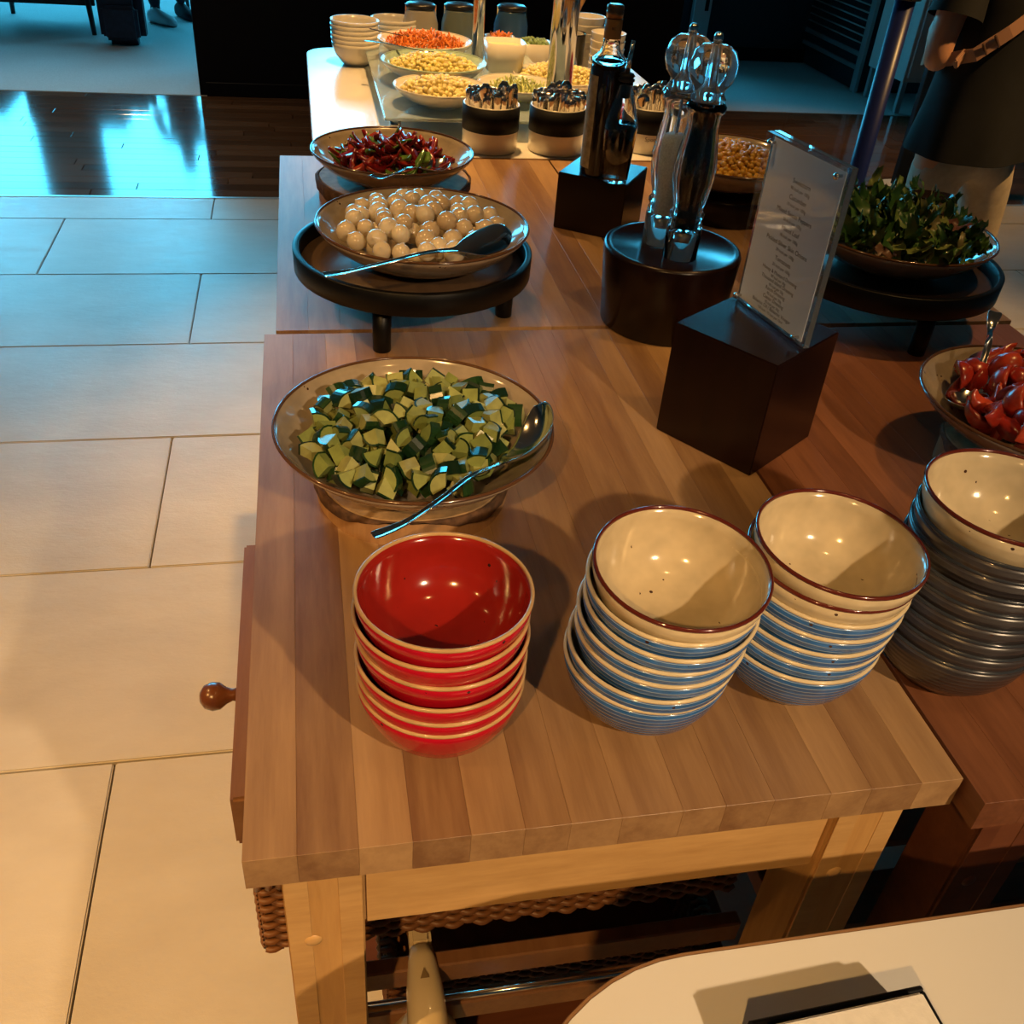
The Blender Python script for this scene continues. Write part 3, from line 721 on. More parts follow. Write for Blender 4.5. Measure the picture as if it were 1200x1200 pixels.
# --- green salad
tray_stand(.955, 1.425, 1.0, .186, [math.radians(v) for v in (272, 30, 150)], 'round black wooden tray on legs under the green salad bowl')
GB0 = 1.0 - .0238
serving(.962, 1.437, GB0, 'taupe serving bowl heaped with green salad leaves on the right black tray', sc=1.02)
def leaf_mesh(L, W, lobes, curl, ruff, seedv):
    r_ = random.Random(seedv); n, m = 15, 7; vs, fs = [], []
    for i in range(n):
        s = i / (n - 1); a = curl * s
        cx = L * (math.sin(a) / curl); cz = L * ((1 - math.cos(a)) / curl)
        wv_ = W * (math.sin(PI * min(1, .05 + .92 * s)) ** .7) * (1 - .38 * abs(math.sin(lobes * PI * s)) * (1 if lobes else 0)) + .0012
        for k in range(m):
            u = -1 + 2 * k / (m - 1)
            rf = ruff * abs(u) ** 1.5 * math.sin(s * 21 + (0 if u < 0 else 1.7)) + r_.uniform(-.0008, .0008)
            vs.append((cx + abs(u) * .15 * wv_, u * wv_, cz + .25 * wv_ * u * u + rf))
    for i in range(n - 1):
        for k in range(m - 1): fs.append((i * m + k, i * m + k + 1, (i + 1) * m + k + 1, (i + 1) * m + k))
    me = mesh([(x - L * .4, y, z) for x, y, z in vs], fs, True); me.materials.append(M['leaf']); return me
LV = [leaf_mesh(.075, .014, 3, 1.4, .005, 1), leaf_mesh(.062, .016, 0, 1.0, .004, 2), leaf_mesh(.085, .011, 5, 1.8, .007, 3), leaf_mesh(.055, .012, 4, 2.6, .007, 4), leaf_mesh(.085, .010, 8, 1.5, .008, 5), leaf_mesh(.07, .006, 2, 3.2, .002, 6), leaf_mesh(.065, .013, 7, 2.0, .009, 7)]
rnd = random.Random(14)
for L in range(3):
    for (px, py) in poisson(.140 - .01 * L, .0205, 110, rnd):
        r = math.hypot(px, py); z = .088 - .036 * (r / .14) ** 2 - L * .018 + rnd.uniform(-.006, .010)
        if z < zin(r) + .010: continue
        a = math.atan2(py, px)
        o = add('salad_leaf', rnd.choice(LV), None, None, (.962 + px, 1.437 + py, GB0 + z), (rnd.uniform(-.8, .8), rnd.uniform(-.35, .6), a + rnd.uniform(-2.4, 2.4)), (rnd.uniform(.75, 1.1),) * 3)
        tag(o, 'mixed green salad leaf in the bowl on the right black tray', 'salad leaf', 'salad leaves in the bowl')
serving_spoon([(1.075, 1.475, GB0 + .105), (1.05, 1.50, GB0 + .100), (1.01, 1.52, GB0 + .102), (.97, 1.53, GB0 + .105), (.90, 1.54, GB0 + .10), (.85, 1.55, GB0 + .095)], 'dark salad server lying on the green leaves', M['darkglass'], wid=.032, sag=.016)

# --- tomatoes
TX, TY = .915, .935
log_slice(TX, TY, TOP, .046, .105, 'pale log slice under the tomato bowl', 6)
TB0 = TOP + .0465
serving(TX, TY, TB0, 'beige serving bowl of tomato wedges on the near right table', sc=.98)
def wedge_mesh(R, ang, sq):
    n, m = 9, 7; vs, fs = [], []
    for i in range(n):
        th = PI * i / (n - 1)
        for k in range(m):
            ph = ang * (k / (m - 1) - .5); vs.append((R * math.sin(th) * math.cos(ph) * sq, R * math.sin(th) * math.sin(ph), R * math.cos(th)))
    for i in range(n - 1):
        for k in range(m - 1): fs.append((i * m + k, (i + 1) * m + k, (i + 1) * m + k + 1, i * m + k + 1))
    base = len(vs)
    for i in range(n): vs.append((R * .18 * math.sin(PI * i / (n - 1)), 0, R * .8 * math.cos(PI * i / (n - 1))))
    for i in range(n - 1):
        fs.append((i * m, base + i, base + i + 1, (i + 1) * m)); fs.append((base + i, i * m + m - 1, (i + 1) * m + m - 1, base + i + 1))
    me = mesh([(x - R * .55, y, z) for x, y, z in vs], fs, True); me.materials.append(M['tomato']); return me
TV = [wedge_mesh(.025, 1.5, .95), wedge_mesh(.023, 1.1, 1.0), wedge_mesh(.024, 1.9, .85)]
for me in TV:
    r_ = random.Random(3)
    for v in me.vertices: v.co += Vector((r_.uniform(-1, 1), r_.uniform(-1, 1), r_.uniform(-1, 1))) * .0011
rnd = random.Random(31)
def put_tom(px, py, z, L):
    o = add('tomato_wedge', rnd.choice(TV), None, None, (TX + px, TY + py, TB0 + z), (rnd.uniform(0, 6), rnd.uniform(-1.2, 1.2), rnd.uniform(0, 6)))
    tag(o, 'red tomato wedge in the beige bowl on the near right table', 'tomato wedge', 'tomato wedges in the bowl')
heap(.124, .0225, 110, lambda r: .082 - .014 * (r / .124) ** 2, 3, put_tom, rnd, .0115, (.010, -.010), lambda px, py, z: z > .04 and (Vector((px, py)) - Vector((-.092, .040))).length < .036)
serving_spoon([(.805, .950, TB0 + .052), (.828, .972, TB0 + .045), (.856, 1.00, TB0 + .058), (.872, 1.02, TB0 + .082), (.879, 1.032, TB0 + .100), (.880, 1.040, TB0 + .120), (.895, 1.06, TB0 + .130)], 'steel serving spoon standing up out of the tomato bowl', hw=.0075, bowl_frac=.42)

# --- sweetcorn
def round_block(x, y, h, r0, r1, label, lip=False, mat=None):
    t = thing('round_block', label, 'wood block', (x, y, TOP))
    add('block_body', lathe([(0, 0), (r0 - .002, 0), (r0, .002), (r1, h - .006), (r1 - .002, h - .001), (r1 - .005, h), (r1 - .012, h)] + ([(r1 - .014, h - .002)] if lip else []) + [(0, h - (.002 if lip else 0))], 72), mat or M['walnut'], t)
    return t
round_block(.868, 1.945, .055, .115, .118, 'round dark wood block under the sweetcorn bowl')
KB0 = TOP + .0553
serving(.868, 1.945, KB0, 'taupe serving bowl of sweetcorn behind the menu')
def grains(name, x, y, z0, R, zs, me, n, d, mat, parent_label, cat, seedv, sc=1.0, layers=2, jit=.3):
    r_ = random.Random(seedv); parts = []
    for L in range(layers):
        for (px, py) in poisson(R, d, n, r_):
            z = zs(math.hypot(px, py)) - L * d * .7 + r_.uniform(-d * jit, d * jit)
            if z < zin(math.hypot(px, py) / sc) * sc + d * .3: continue
            parts.append((me, XF((px, py, z), (r_.uniform(0, 6), r_.uniform(0, 6), r_.uniform(0, 6)), (r_.uniform(.8, 1.2),) * 3)))
    o = add(name, joined(parts), mat, None, (x, y, z0)); o.data.polygons.foreach_set('use_smooth', [True] * len(o.data.polygons))
    return tag(o, parent_label, cat, kind='stuff')
kern = lathe([(0, -.0055), (.0045, -.004), (.006, 0), (.005, .004), (0, .0065)], 7)
grains('sweetcorn', .868, 1.945, KB0, .125, lambda r: .082 - .034 * (r / .125) ** 2, kern, 420, .0098, M['corn'], 'golden sweetcorn kernels heaped in the bowl behind the menu', 'sweetcorn', 3)

# ------------------------------------------------------------------ dark blocks, menu, mills, bottles
def cube_block(c, side, h, rot, label):
    t = thing('wood_block', label, 'wood block', (c[0], c[1], TOP), (0, 0, rot))
    add('block_body', box(side, side, h, .0015, 2, cen=(0, 0, h / 2)), M['walnut'], t); return t
cube_block((.556, 1.058), .152, .160, math.atan2(.085, .118), 'dark walnut cube carrying the clear menu stand')
cube_block((.571, 1.863), .139, .110, math.atan2(-.077, .115), 'dark walnut cube carrying the two vinegar bottles')
round_block(.563, 1.414, .130, .100, .110, 'round dark wood block carrying the salt and pepper mills', True)

# menu: two acrylic plates, sheet between, four steel screws, on the walnut cube
A_ = Vector((.549, 1.140, 0)); B_ = Vector((.580, .992, 0)); dv = (B_ - A_); mw = dv.length; ang = math.atan2(dv.y, dv.x)
mn = thing('menu_stand', 'clear acrylic menu holder with a printed salad list standing on a walnut cube', 'menu', (A_.x, A_.y, 1.0505), (0, 0, ang))
# local: x along width, normal -y faces the camera side
mh = .220
add('front_plate', box(mw, .0085, mh, .0006, 1, cen=(mw / 2, .004, mh / 2)), M['clearplate'], mn)
add('back_plate', box(mw, .0085, mh, .0006, 1, cen=(mw / 2, .0145, mh / 2)), M['acrylic'], mn)
sheet = add('menu_sheet', box(mw - .012, .0006, mh - .012, 0, cen=(mw / 2, 0, mh / 2)), M['paper'], mn, (0, .0092, 0))
for sx in (.011, mw - .011):
    for sz in (.011, mh - .011):
        add('screw', lathe([(0, .003), (.003, .0025), (.0042, 0), (.0042, -.0005), (.002, -.0006), (.002, -.008), (0, -.008)], 16), M['steel'], mn, (sx, -.0008, sz), (PI / 2, 0, 0))
def text_mesh(s, size):
    cu = bpy.data.curves.new('txt', 'FONT'); cu.body = s; cu.size = size; cu.align_x = 'CENTER'
    o = bpy.data.objects.new('txt', cu); COL.objects.link(o)
    dg = bpy.context.evaluated_depsgraph_get(); me = bpy.data.meshes.new_from_object(o.evaluated_get(dg))
    bpy.data.objects.remove(o); return me
LINES = [('Sweetcorn', '98 kcal per 100g'), ('Cucumber', '15 kcal per 100g'), ('Mixed Sweet Peppers', '26 kcal per 100g'), ('Mixed Leaf', '18 kcal per 100g'), ('Pickled Silver Skin Onions', '29 kcal per 100g'), ('Tomatoes', '20 kcal per 100g')]
zt = mh - .044
for a, b in LINES:
    for s, sz, dz in ((a, .0080, .0080), (b, .0056, .0112)):
        add('text_line', text_mesh(s, sz), M['ink'], sheet, (mw / 2, -.00045, zt), (PI / 2, 0, 0)); zt -= dz
zt += .002
for a, b in [('Honey & Mustard Dressing', '89 kcal per 30g'), ('Thousand Island Dressing', '90 kcal per 30g'), ('Ranch Dressing', '95 kcal per 30g'), ('Caesar Dressing', '92 kcal per 30g'), ('Balsamic Oil / Balsamic Vinegar', '120 kcal / 15 kcal per 15ml')]:
    for s, sz, dz in ((a, .0066, .0058), (b, .0050, .0058)):
        add('text_line', text_mesh(s, sz), M['ink'], sheet, (mw / 2, -.00045, zt), (PI / 2, 0, 0)); zt -= dz
add('text_line', text_mesh('Adults need around 2000 kcal per day', .0048), M['ink'], sheet, (mw / 2, -.00045, zt - .003), (PI / 2, 0, 0))

# mills
MO = [(.0265, 0), (.027, .045), (.0255, .056), (.0235, .060), (.0265, .066), (.0265, .070), (.0225, .075), (.0225, .080), (.026, .092), (.031, .120), (.0315, .140), (.028, .165), (.023, .195), (.0235, .212), (.029, .218), (.0295, .224), (.025, .230)]
MI = [(.0200, .228), (.0165, .195), (.0195, .165), (.0215, .140), (.0205, .118), (.0160, .092), (.0150, .046), (.0230, .044), (.0235, 0)]
HO = [(.024, .2305), (.026, .234), (.022, .240), (.022, .246), (.030, .256), (.0345, .270), (.0345, .282), (.029, .296), (.018, .303), (.008, .305), (.005, .304)]
HI = [(.005, .300), (.006, .262), (.012, .245), (.012, .2305), (.024, .2305)]
mill_body = lathe(MO + MI + [MO[0]], 48); mill_head = lathe(HO + HI, 48)
for (x, y, nm, fm, lab, lvl, rz) in ((.560, 1.372, 'pepper', M['pepper'], 'clear acrylic mill full of black peppercorns, nearer of the two mills', .224, .3), (.545, 1.432, 'salt', M['salt'], 'clear acrylic mill of white salt behind the pepper mill', .185, 0)):
    t = thing('grinder_mill', lab, 'mill', (x, y, TOP + .1285), (0, 0, rz)); t.scale = (1, 1, 1)
    add('body', mill_body.copy(), M['glass'] if nm == 'pepper' else plain('mill_acrylic', (.9, .97, 1), 0, trans=.97, ior=1.45), t); add('head', mill_head, M['acrylic'], t)
    f = [(0, .047)]
    q = [(.0145, .047), (.0155, .092), (.0198, .118), (.0208, .140), (.0188, .165), (.0160, .195), (.0160, .224)]
    q = [p for p in q if p[1] <= lvl + .001]
    add('filling', lathe(f + q + [(0, q[-1][1] + .002)], 32), fm, t)
    sp_ = add('spindle', tube([(0, 0, .03), (0, 0, .306)], .0024, 10), M['steel'], t)
    add('collar', lathe([(0, .226), (.019, .226), (.019, .231), (0, .231)], 24), M['rubber'] if nm == 'pepper' else M['brushed'], t)
    add('grinder', lathe([(0, .030), (.011, .030), (.013, .044), (.0, .044)], 20), M['brushed'], t)
    add('top_nut', lathe([(0, .305), (.005, .305), (.0065, .309), (.0065, .314), (.0045, .318), (0, .319)], 20), M['steel'], t)

# bottles
BZ = TOP + .1103
t = thing('vinegar_bottle', 'tall dark bottle with tan neck label on the walnut cube', 'bottle', (.548, 1.838, BZ))
add('glass_body', lathe([(0, .004), (.026, .002), (.031, .0), (.0325, .004), (.0325, .185), (.0318, .192), (.0300, .196)], 40), M['darkglass'], t)
add('shoulder', lathe([(.0300, .1961), (.0328, .200), (.0315, .207), (.019, .218), (.0155, .228), (.0145, .262), (.0125, .262), (.0135, .228), (.017, .216), (.028, .205), (.0285, .1962), (.0300, .1961)], 40), M['glass'], t)
add('neck_label', lathe([(.0150, .240), (.0158, .2405), (.0155, .272), (.0150, .272), (.0150, .240)], 32), M['label_tan'], t)
add('cap', lathe([(.0140, .2725), (.0150, .2725), (.0150, .279), (.0158, .280), (.0158, .284), (.0150, .285), (.0158, .289), (.0150, .2935), (.012, .295), (0, .295)], 32), M['cap'], t)
add('label', lathe([(.0326, .018), (.0330, .018), (.0330, .175), (.0326, .175), (.0326, .018)], 40), M['label_paper'], t) if False else None
vs = []; n = 10
for z in (.015, .18):
    for k in range(n + 1): a = math.radians(150 + 75 * k / n); vs.append((.0329 * math.cos(a), .0329 * math.sin(a), z))
lb = mesh(vs, [(k, k + 1, n + 2 + k, n + 1 + k) for k in range(n)], True); add('label', lb, M['label_paper'], t)
add('neck_mark', text_mesh('BC', .006), M['ink'], t, (-.0035, -.0163, .256), (PI / 2, 0, -.15))
t = thing('oil_bottle', 'shorter clear bottle of dark vinegar with steel pourer on the walnut cube', 'bottle', (.572, 1.796, BZ))
add('glass_body', lathe([(0, .002), (.024, .0), (.026, .002), (.0310, .07), (.0320, .095), (.0300, .112), (.0250, .130), (.0165, .158), (.0130, .170), (.0130, .178), (.0105, .178), (.0105, .170), (.014, .156), (.0228, .128), (.0280, .110), (.0298, .094), (.0288, .07), (.024, .006), (0, .005)], 40), M['glass'], t)
add('vinegar', lathe([(0, .0055), (.0236, .0065), (.0284, .07), (.0294, .094), (.0283, .104), (0, .104)], 36), M['oil'], t)
add('stopper', lathe([(0, .150), (.0098, .150), (.0100, .176), (.0150, .1785), (.0150, .182), (.011, .184), (.0150, .187), (.012, .191), (.006, .193), (0, .193)], 24), M['rubber'], t)
add('pourer', tube([(0, 0, .19), (.001, .0, .215), (.004, .001, .245)], [.0045, .0042, .0035], 12), M['steel'], t)

# ------------------------------------------------------------------ white buffet table behind
panel_table('buffet_table', 'white buffet table with rounded corners behind the wooden tables', rounded(.012, 1.062, 2.295, 3.44, .09), TOP, .03, [(.13, 2.42), (.94, 2.42), (.13, 3.32), (.94, 3.32)], rounded(.014, 1.060, 2.297, 3.438, .088))
# cutlery pots
km = {}
def cutlery_mesh(kind):
    """handle-up piece of cutlery, origin at its lower end"""
    L = .165; n = 13; vs, fs = [], []
    for i in range(n):
        s = i / (n - 1); w_ = .0036 + .0068 * s ** 1.5
        if s > .93: w_ *= .75
        if kind == 'spoon' and s > .72: w_ = .0035 + .0125 * math.sin(PI * min(1, (s - .72) / .29)) ** .8
        t_ = .0011; dish = .003 * math.sin(PI * max(0, s - .7) / .3) if kind == 'spoon' else 0
        for u, v in ((-1, -1), (0, -1.4), (1, -1), (1, 1), (0, 1.4), (-1, 1)): vs.append((u * w_, v * t_ + dish * (1 - abs(u)), s * L))
    for i in range(n - 1):
        for k in range(6): k2 = (k + 1) % 6; fs.append((i * 6 + k, i * 6 + k2, i * 6 + 6 + k2, i * 6 + 6 + k))
    fs += [tuple(range(6))[::-1], tuple(range((n - 1) * 6, n * 6))]
    me = mesh(vs, fs, True); me.materials.append(M['steel']); return me
km = {k: cutlery_mesh(k) for k in ('handle', 'spoon')}
potm = lathe([(0, 0), (.062, 0), (.066, .002), (.067, .0475), (.067, .104), (.0655, .1055), (.063, .104), (.063, .006), (0, .006)], 56)
bandm = lathe([(.0671, .048), (.0682, .048), (.0682, .1035), (.0671, .1035), (.0671, .048)], 56)
CUT = [(.432, 2.372, 'left cutlery pot', 'handle', 48), (.594, 2.368, 'middle cutlery pot', 'handle', 46), (.836, 2.400, 'right cutlery pot behind the bottles', 'spoon', 16)]
for (x, y, nm, kd, cnt) in CUT:
    t = thing('cutlery_pot', 'white round pot with black band, ' + nm, 'cutlery pot', (x, y, TOP + .0005))
    add('pot', potm, M['porcelain'], t); add('band', bandm, M['band'], t)
    if kd == 'spoon': add('lettering', text_mesh('Spoons', .014), M['ink'], t, (-.006, -.0682, .034), (PI / 2, 0, -.08))
    rnd = random.Random(cnt)
    for (px, py) in poisson(.060, .0125 if kd == 'handle' else .018, cnt, rnd):
        k = 'spoon' if (kd == 'spoon' or rnd.random() < .12) else 'handle'
        r = math.hypot(px, py)
        o = add('cutlery', km[k], None, None, (x + px * .8, y + py * .8, TOP + .009), (-py * 1.2 + rnd.uniform(-.03, .03), px * 1.2 + rnd.uniform(-.03, .03), rnd.uniform(-.8, .8)), (1, 1, rnd.uniform(.70, .79) if k == 'handle' else rnd.uniform(.80, .92)))
        tag(o, 'steel %s standing upright in the %s' % ('spoon' if k == 'spoon' else 'knife or fork handle', nm), 'cutlery', '%s in the %s' % ('spoons' if k == 'spoon' else 'cutlery handles', nm))

# glass platform with salads
gp = add('glass_platform', box(.50, .86, .008, .002, 1), M['platform'], None, (.435, 2.86, TOP + .046)); tag(gp, 'clear glass shelf raised under the grain and pasta salads', 'glass shelf')
for sx in (-.22, .22):
    for sy in (-.38, .38):
        add('foot', lathe([(0, -.046), (.014, -.046), (.014, -.0041), (0, -.0041)], 20), M['chrome'], gp, (sx, sy, 0))
PZ = TOP + .0502
bit = lathe([(0, -.007), (.006, -.004), (.0068, .002), (.004, .006), (0, .007)], 6)
shred = tube([(-.014, 0, 0), (-.005, .002, .002), (.005, -.001, .002), (.014, .001, 0)], .0022, 4)
def far_salad(x, y, z, kind, sc, blabel, mat, me, slabel, cat, seedv, d=.011, hh=.066, R=.13):
    serving(x, y, z, blabel, kind, sc)
    grains(cat.replace(' ', '_'), x, y, z, R * sc, lambda r: (hh - .024 * (r / (R * sc)) ** 2), me, 330, d, mat, slabel, cat, seedv, sc)
far_salad(.352, 3.07, PZ, SKW, .86, 'white bowl of grated carrot at the back of the buffet', M['carrot'], shred, 'orange grated carrot in the white bowl', 'grated carrot', 1, .0115)
far_salad(.345, 2.79, PZ, SKM, .88, 'mint glazed bowl of yellow grain salad', M['grain'], bit, 'yellow grain salad in the mint bowl', 'grain salad', 2)
far_salad(.335, 2.555, PZ - .0, SKW, .74, 'white bowl of pale yellow pasta salad nearest the red peppers', M['pasta'], bit, 'pale yellow pasta salad heaped in the white bowl', 'pasta salad', 3, .011, .062)
far_salad(.728, 2.92, TOP + .0005, SKW, .86, 'white bowl of pasta salad right of the chrome post', M['pasta'], bit, 'pasta salad in the bowl right of the chrome post', 'pasta salad', 4, .0115, .075)
far_salad(.545, 2.63, PZ, SKW, .66, 'white plate of pale lettuce behind the cutlery pots', M['lettuce'], shred, 'pale shredded lettuce behind the cutlery pots', 'lettuce', 5, .012, .045)
far_salad(.800, 2.64, TOP + .0005, SKW, .50, 'white bowl of beetroot beside the tall bottle', M['beet'], bit, 'dark pink diced beetroot beside the tall bottle', 'beetroot', 6, .011, .05)
spoon_b = serving_spoon([(.40, 3.08, PZ + .06), (.37, 3.07, PZ + .057), (.33, 3.06, PZ + .062), (.28, 3.05, PZ + .068), (.23, 3.04, PZ + .076), (.19, 3.03, PZ + .085)], 'black spoon with its handle over the grated carrot bowl', M['rubber'], wid=.02, sag=.006)
serving_spoon([(.36, 2.84, PZ + .066), (.33, 2.85, PZ + .064), (.30, 2.87, PZ + .066), (.26, 2.89, PZ + .070), (.22, 2.92, PZ + .07), (.17, 2.95, PZ + .068)], 'steel spoon resting on the mint bowl of grain salad', wid=.02)

# bowls stacked at the far left corner, cups at the right
wb_body = lathe([(0, .003), (.03, .003), (.032, 0), (.038, .0), (.045, .008), (.062, .028), (.071, .052), (.0725, .062), (.0695, .062), (.066, .05), (.055, .027), (.035, .011), (0, .009)], 40); wb_body.materials.append(M['porcelain'])
def white_stack(x, y, n, nm, dz=.0125):
    for k in range(n):
        pos = 'lowest' if k == 0 else ORD[n - 1 - k]
        o = add('white_bowl', wb_body, None, None, (x + random.uniform(-.0015, .0015), y + random.uniform(-.0015, .0015), TOP + .0005 + k * dz)); tag(o, 'white porcelain bowl, %s in the %s' % (pos, nm), 'bowl', 'white bowls of the ' + nm)
white_stack(.158, 3.22, 6, 'far left corner stack')
white_stack(.285, 3.33, 5, 'stack beside the cream jar', .013)
cup = lathe([(0, 0), (.044, 0), (.047, .003), (.052, .055), (.053, .058), (.050, .058), (.045, .006), (0, .006)], 40); cup.materials.append(M['porcelain'])
def cups(x, y, n, nm):
    for k in range(n):
        pos = 'lowest' if k == 0 else ORD[n - 1 - k]
        o = add('white_ramekin', cup, None, None, (x, y, TOP + .0005 + k * .0215)); tag(o, 'white porcelain ramekin, %s in the %s' % (pos, nm), 'ramekin', 'white ramekins of the ' + nm)
cups(.872, 3.20, 6, 'taller ramekin stack'); cups(.905, 3.075, 5, 'shorter ramekin stack')
# stoneware jars
for (x, y, m_, c_) in ((.368, 3.345, 'jar_cream', 'cream'), (.492, 3.365, 'jar_sage', 'sage green'), (.665, 3.385, 'jar_blue', 'blue')):
    t = thing('storage_jar', c_ + ' stoneware jar with dark lid at the back of the buffet', 'jar', (x, y, TOP + .0005))
    add('body', lathe([(0, 0), (.048, 0), (.052, .003), (.056, .05), (.055, .10), (.046, .135), (.044, .142), (0, .142)], 40), M[m_], t)
    add('lid', lathe([(0, .1422), (.045, .1422), (.047, .146), (.047, .152), (.04, .157), (0, .159)], 40), M['lid'], t)
    for s in (-1, 1): add('clip', box(.006, .004, .03, .001, 1), M['steel'], t, (s * .046, -.004, .138))
# square pots
def pot(x, y, z, r, h, label, mat, cl, ccat, me, sl):
    t = thing('dip_pot', label, 'pot', (x, y, z))
    o = rounded(-r, r, -r, r, r * .5, 6); i_ = rounded(-r + .005, r - .005, -r + .005, r - .005, r * .45, 6)
    n = len(o); vs = [(a * .86, b * .86, 0) for a, b in o] + [(a, b, h) for a, b in o] + [(a, b, h) for a, b in i_] + [(a * .86, b * .86, .006) for a, b in i_]
    fs = [tuple(range(n))[::-1]]
    for j in range(3): fs += [(j * n + k, j * n + (k + 1) % n, (j + 1) * n + (k + 1) % n, (j + 1) * n + k) for k in range(n)]
    fs.append(tuple(range(3 * n, 4 * n)))
    add('pot', mesh(vs, fs, True), M['porcelain'], t)
    f = .82
    add('contents', prism([(a * .955, b * .955) for a, b in i_], .05, h * f), mat, t) if me is None else None
    if me is not None:
        r_ = random.Random(int(x * 1000)); parts = []
        for k in range(90): parts.append((me, XF((r_.uniform(-r, r) * .72, r_.uniform(-r, r) * .72, h * .9 + r_.uniform(-.006, .012)), (r_.uniform(0, 6), r_.uniform(0, 6), r_.uniform(0, 6)))))
        s = add(ccat.replace(' ', '_'), joined(parts), mat, None, (x, y, z)); tag(s, sl, ccat, kind='stuff')
pot(.572, 2.985, PZ, .058, .075, 'white square pot of cream dressing', M['dressing'], '', '', None, '')
pot(.60, 3.21, TOP + .0005, .046, .095, 'white square pot of carrot sticks by the slim chrome post', M['carrot'], '', 'carrot sticks', shred, 'orange carrot sticks in the white pot by the slim chrome post')
pot(.715, 3.235, TOP + .0005, .052, .080, 'white square pot of chopped greens before the blue jar', M['green_pot'], '', 'chopped greens', bit, 'chopped green herbs in the white pot before the blue jar')
# chrome posts carrying a lamp rail, glass jar with wooden utensil
for (x, y, r, lab) in ((.638, 2.56, .033, 'thick dark chrome post standing behind the middle cutlery pot'), (.512, 3.10, .018, 'slim chrome post standing at the back among the white pots')):
    t = thing('chrome_post', lab, 'post', (x, y, TOP + .0005))
    add('tube', tube([(0, 0, .006), (0, 0, .78)], r, 28), M['chrome'], t); add('flange', lathe([(0, 0), (r * 1.25, 0), (r * 1.25, .004), (r * 1.05, .007), (0, .007)], 32), M['chrome'], t)
    add('cap', lathe([(0, .81), (r * .7, .805), (r * 1.05, .79), (r * 1.05, .7805), (0, .7805)], 32), M['chrome'], t)
gj = thing('glass_jar', 'clear glass jar holding a wooden utensil on the buffet', 'jar', (.795, 3.10, TOP + .0005))
add('glass', lathe([(0, 0), (.042, 0), (.045, .003), (.045, .13), (.047, .135), (.044, .135), (.042, .005), (0, .005)], 40), M['glass'], gj)
us = add('wooden_spoon', loft([((0, 0, .006), (1, 0, 0), (0, 1, 0), .006, .006), ((0, 0, .10), (1, 0, 0), (0, 1, 0), .006, .006), ((0, 0, .19), (1, 0, 0), (0, 1, 0), .007, .005), ((0, 0, .22), (1, 0, 0), (0, 1, 0), .018, .005), ((0, 0, .25), (1, 0, 0), (0, 1, 0), .023, .005), ((0, 0, .28), (1, 0, 0), (0, 1, 0), .014, .004)], 14), M['wood_spoon'], None, (.79, 3.10, TOP + .007), (0, .10, 0)); tag(us, 'pale wooden spoon standing in the glass jar', 'spoon')

# ------------------------------------------------------------------ background
bc = thing('bar_counter', 'long black counter across the back beyond the wood floor', 'counter', (-.62, 6.44, 0))
add('front_panel', box(2.98, .72, 1.02, .004, 1, cen=(1.49, .36, .51)), M['black'], bc)
add('worktop', box(3.02, .76, .03, .004, 1, cen=(1.49, .36, 1.0352)), M['black'], bc)
add('kick_strip', box(2.9, .012, .08, .002, 1, cen=(1.49, -.0065, .04)), M['black'], bc)
struct('wall_niche', box(1.6, .12, 2.6, .002, 1, cen=(3.4, 8.12, 1.3)), M['navywall'], 'dark blue wall behind the carpet on the right')
struct('baseboard_niche', box(1.6, .02, .10, .002, 1, cen=(3.4, 8.045, .055)), M['black'])
jp = thing('door_frame', 'pale aluminium door frame post beside the dark blue wall', 'door frame', (3.06, 7.95, 0))
add('post', box(.14, .06, 2.2, .004, 1, cen=(0, 0, 1.1035)), M['alu'], jp); add('lock_plate', box(.03, .008, .10, .002, 1, cen=(.03, -.0345, .42)), M['black'], jp)
gc = thing('display_cabinet', 'metal framed cabinet with woven wire side panel on the carpet', 'cabinet', (4.03, 7.06, .0035))
add('body', box(.68, 1.40, 1.9, .004, 1, cen=(.36, .72, .955)), M['navywall'], gc)
for (y, wd) in ((.03, .07), (1.42, .06)): add('frame_post', box(.03, wd, 1.95, .003, 1, cen=(.0, y, .975)), M['alu'], gc)
for z in (.16, .25, 1.9): add('frame_rail', box(.022, 1.36, .03, .003, 1, cen=(.0, .72, z)), M['alu'], gc)
add('wire_panel', box(.008, 1.32, 1.58, .001, 1, cen=(.012, .72, 1.09)), M['mesh_panel'], gc)
wr_ = []
for k in range(14): wr_.append((tube([(0, -.66, .30 + k * .05), (0, .66, .30 + k * .05)], .006, 5), Matrix()))
wi = add('wires', joined(wr_), M['alu'], gc, (.004, .72, .02)); wi['kind'] = 'stuff'
wc = thing('white_cabinet', 'pale grey cabinet on legs beside the wire panel cabinet', 'cabinet', (4.03, 6.47, 0))
add('body', box(1.3, .5, 1.5, .004, 1, cen=(.65, .25, .96)), M['cabinet_white'], wc)
add('door', box(.40, .02, 1.44, .003, 1, cen=(.22, -.0105, .96)), M['cabinet_white'], wc); add('door', box(.40, .02, 1.44, .003, 1, cen=(.64, -.0105, .96)), M['cabinet_white'], wc)
for (a, b) in ((.03, .03), (1.27, .03), (.03, .47), (1.27, .47)): add('leg', box(.035, .035, .205, .002, 1, cen=(a, b, .106)), M['alu'], wc)
np_ = thing('floor_sign', 'narrow navy floor standing panel with pale foot beside the person', 'panel', (3.32, 4.86, 0))
add('board', box(.36, .04, 1.5, .004, 1, cen=(.0, 0, .77)), M['navypanel'], np_)
add('foot', lathe([(0, 0), (.11, 0), (.12, .008), (.11, .022), (.06, .03), (0, .03)], 32), M['shoe'], np_, (-.13, 0, 0)); add('foot', lathe([(0, 0), (.11, 0), (.12, .008), (.11, .022), (.06, .03), (0, .03)], 32), M['shoe'], np_, (.13, 0, 0))
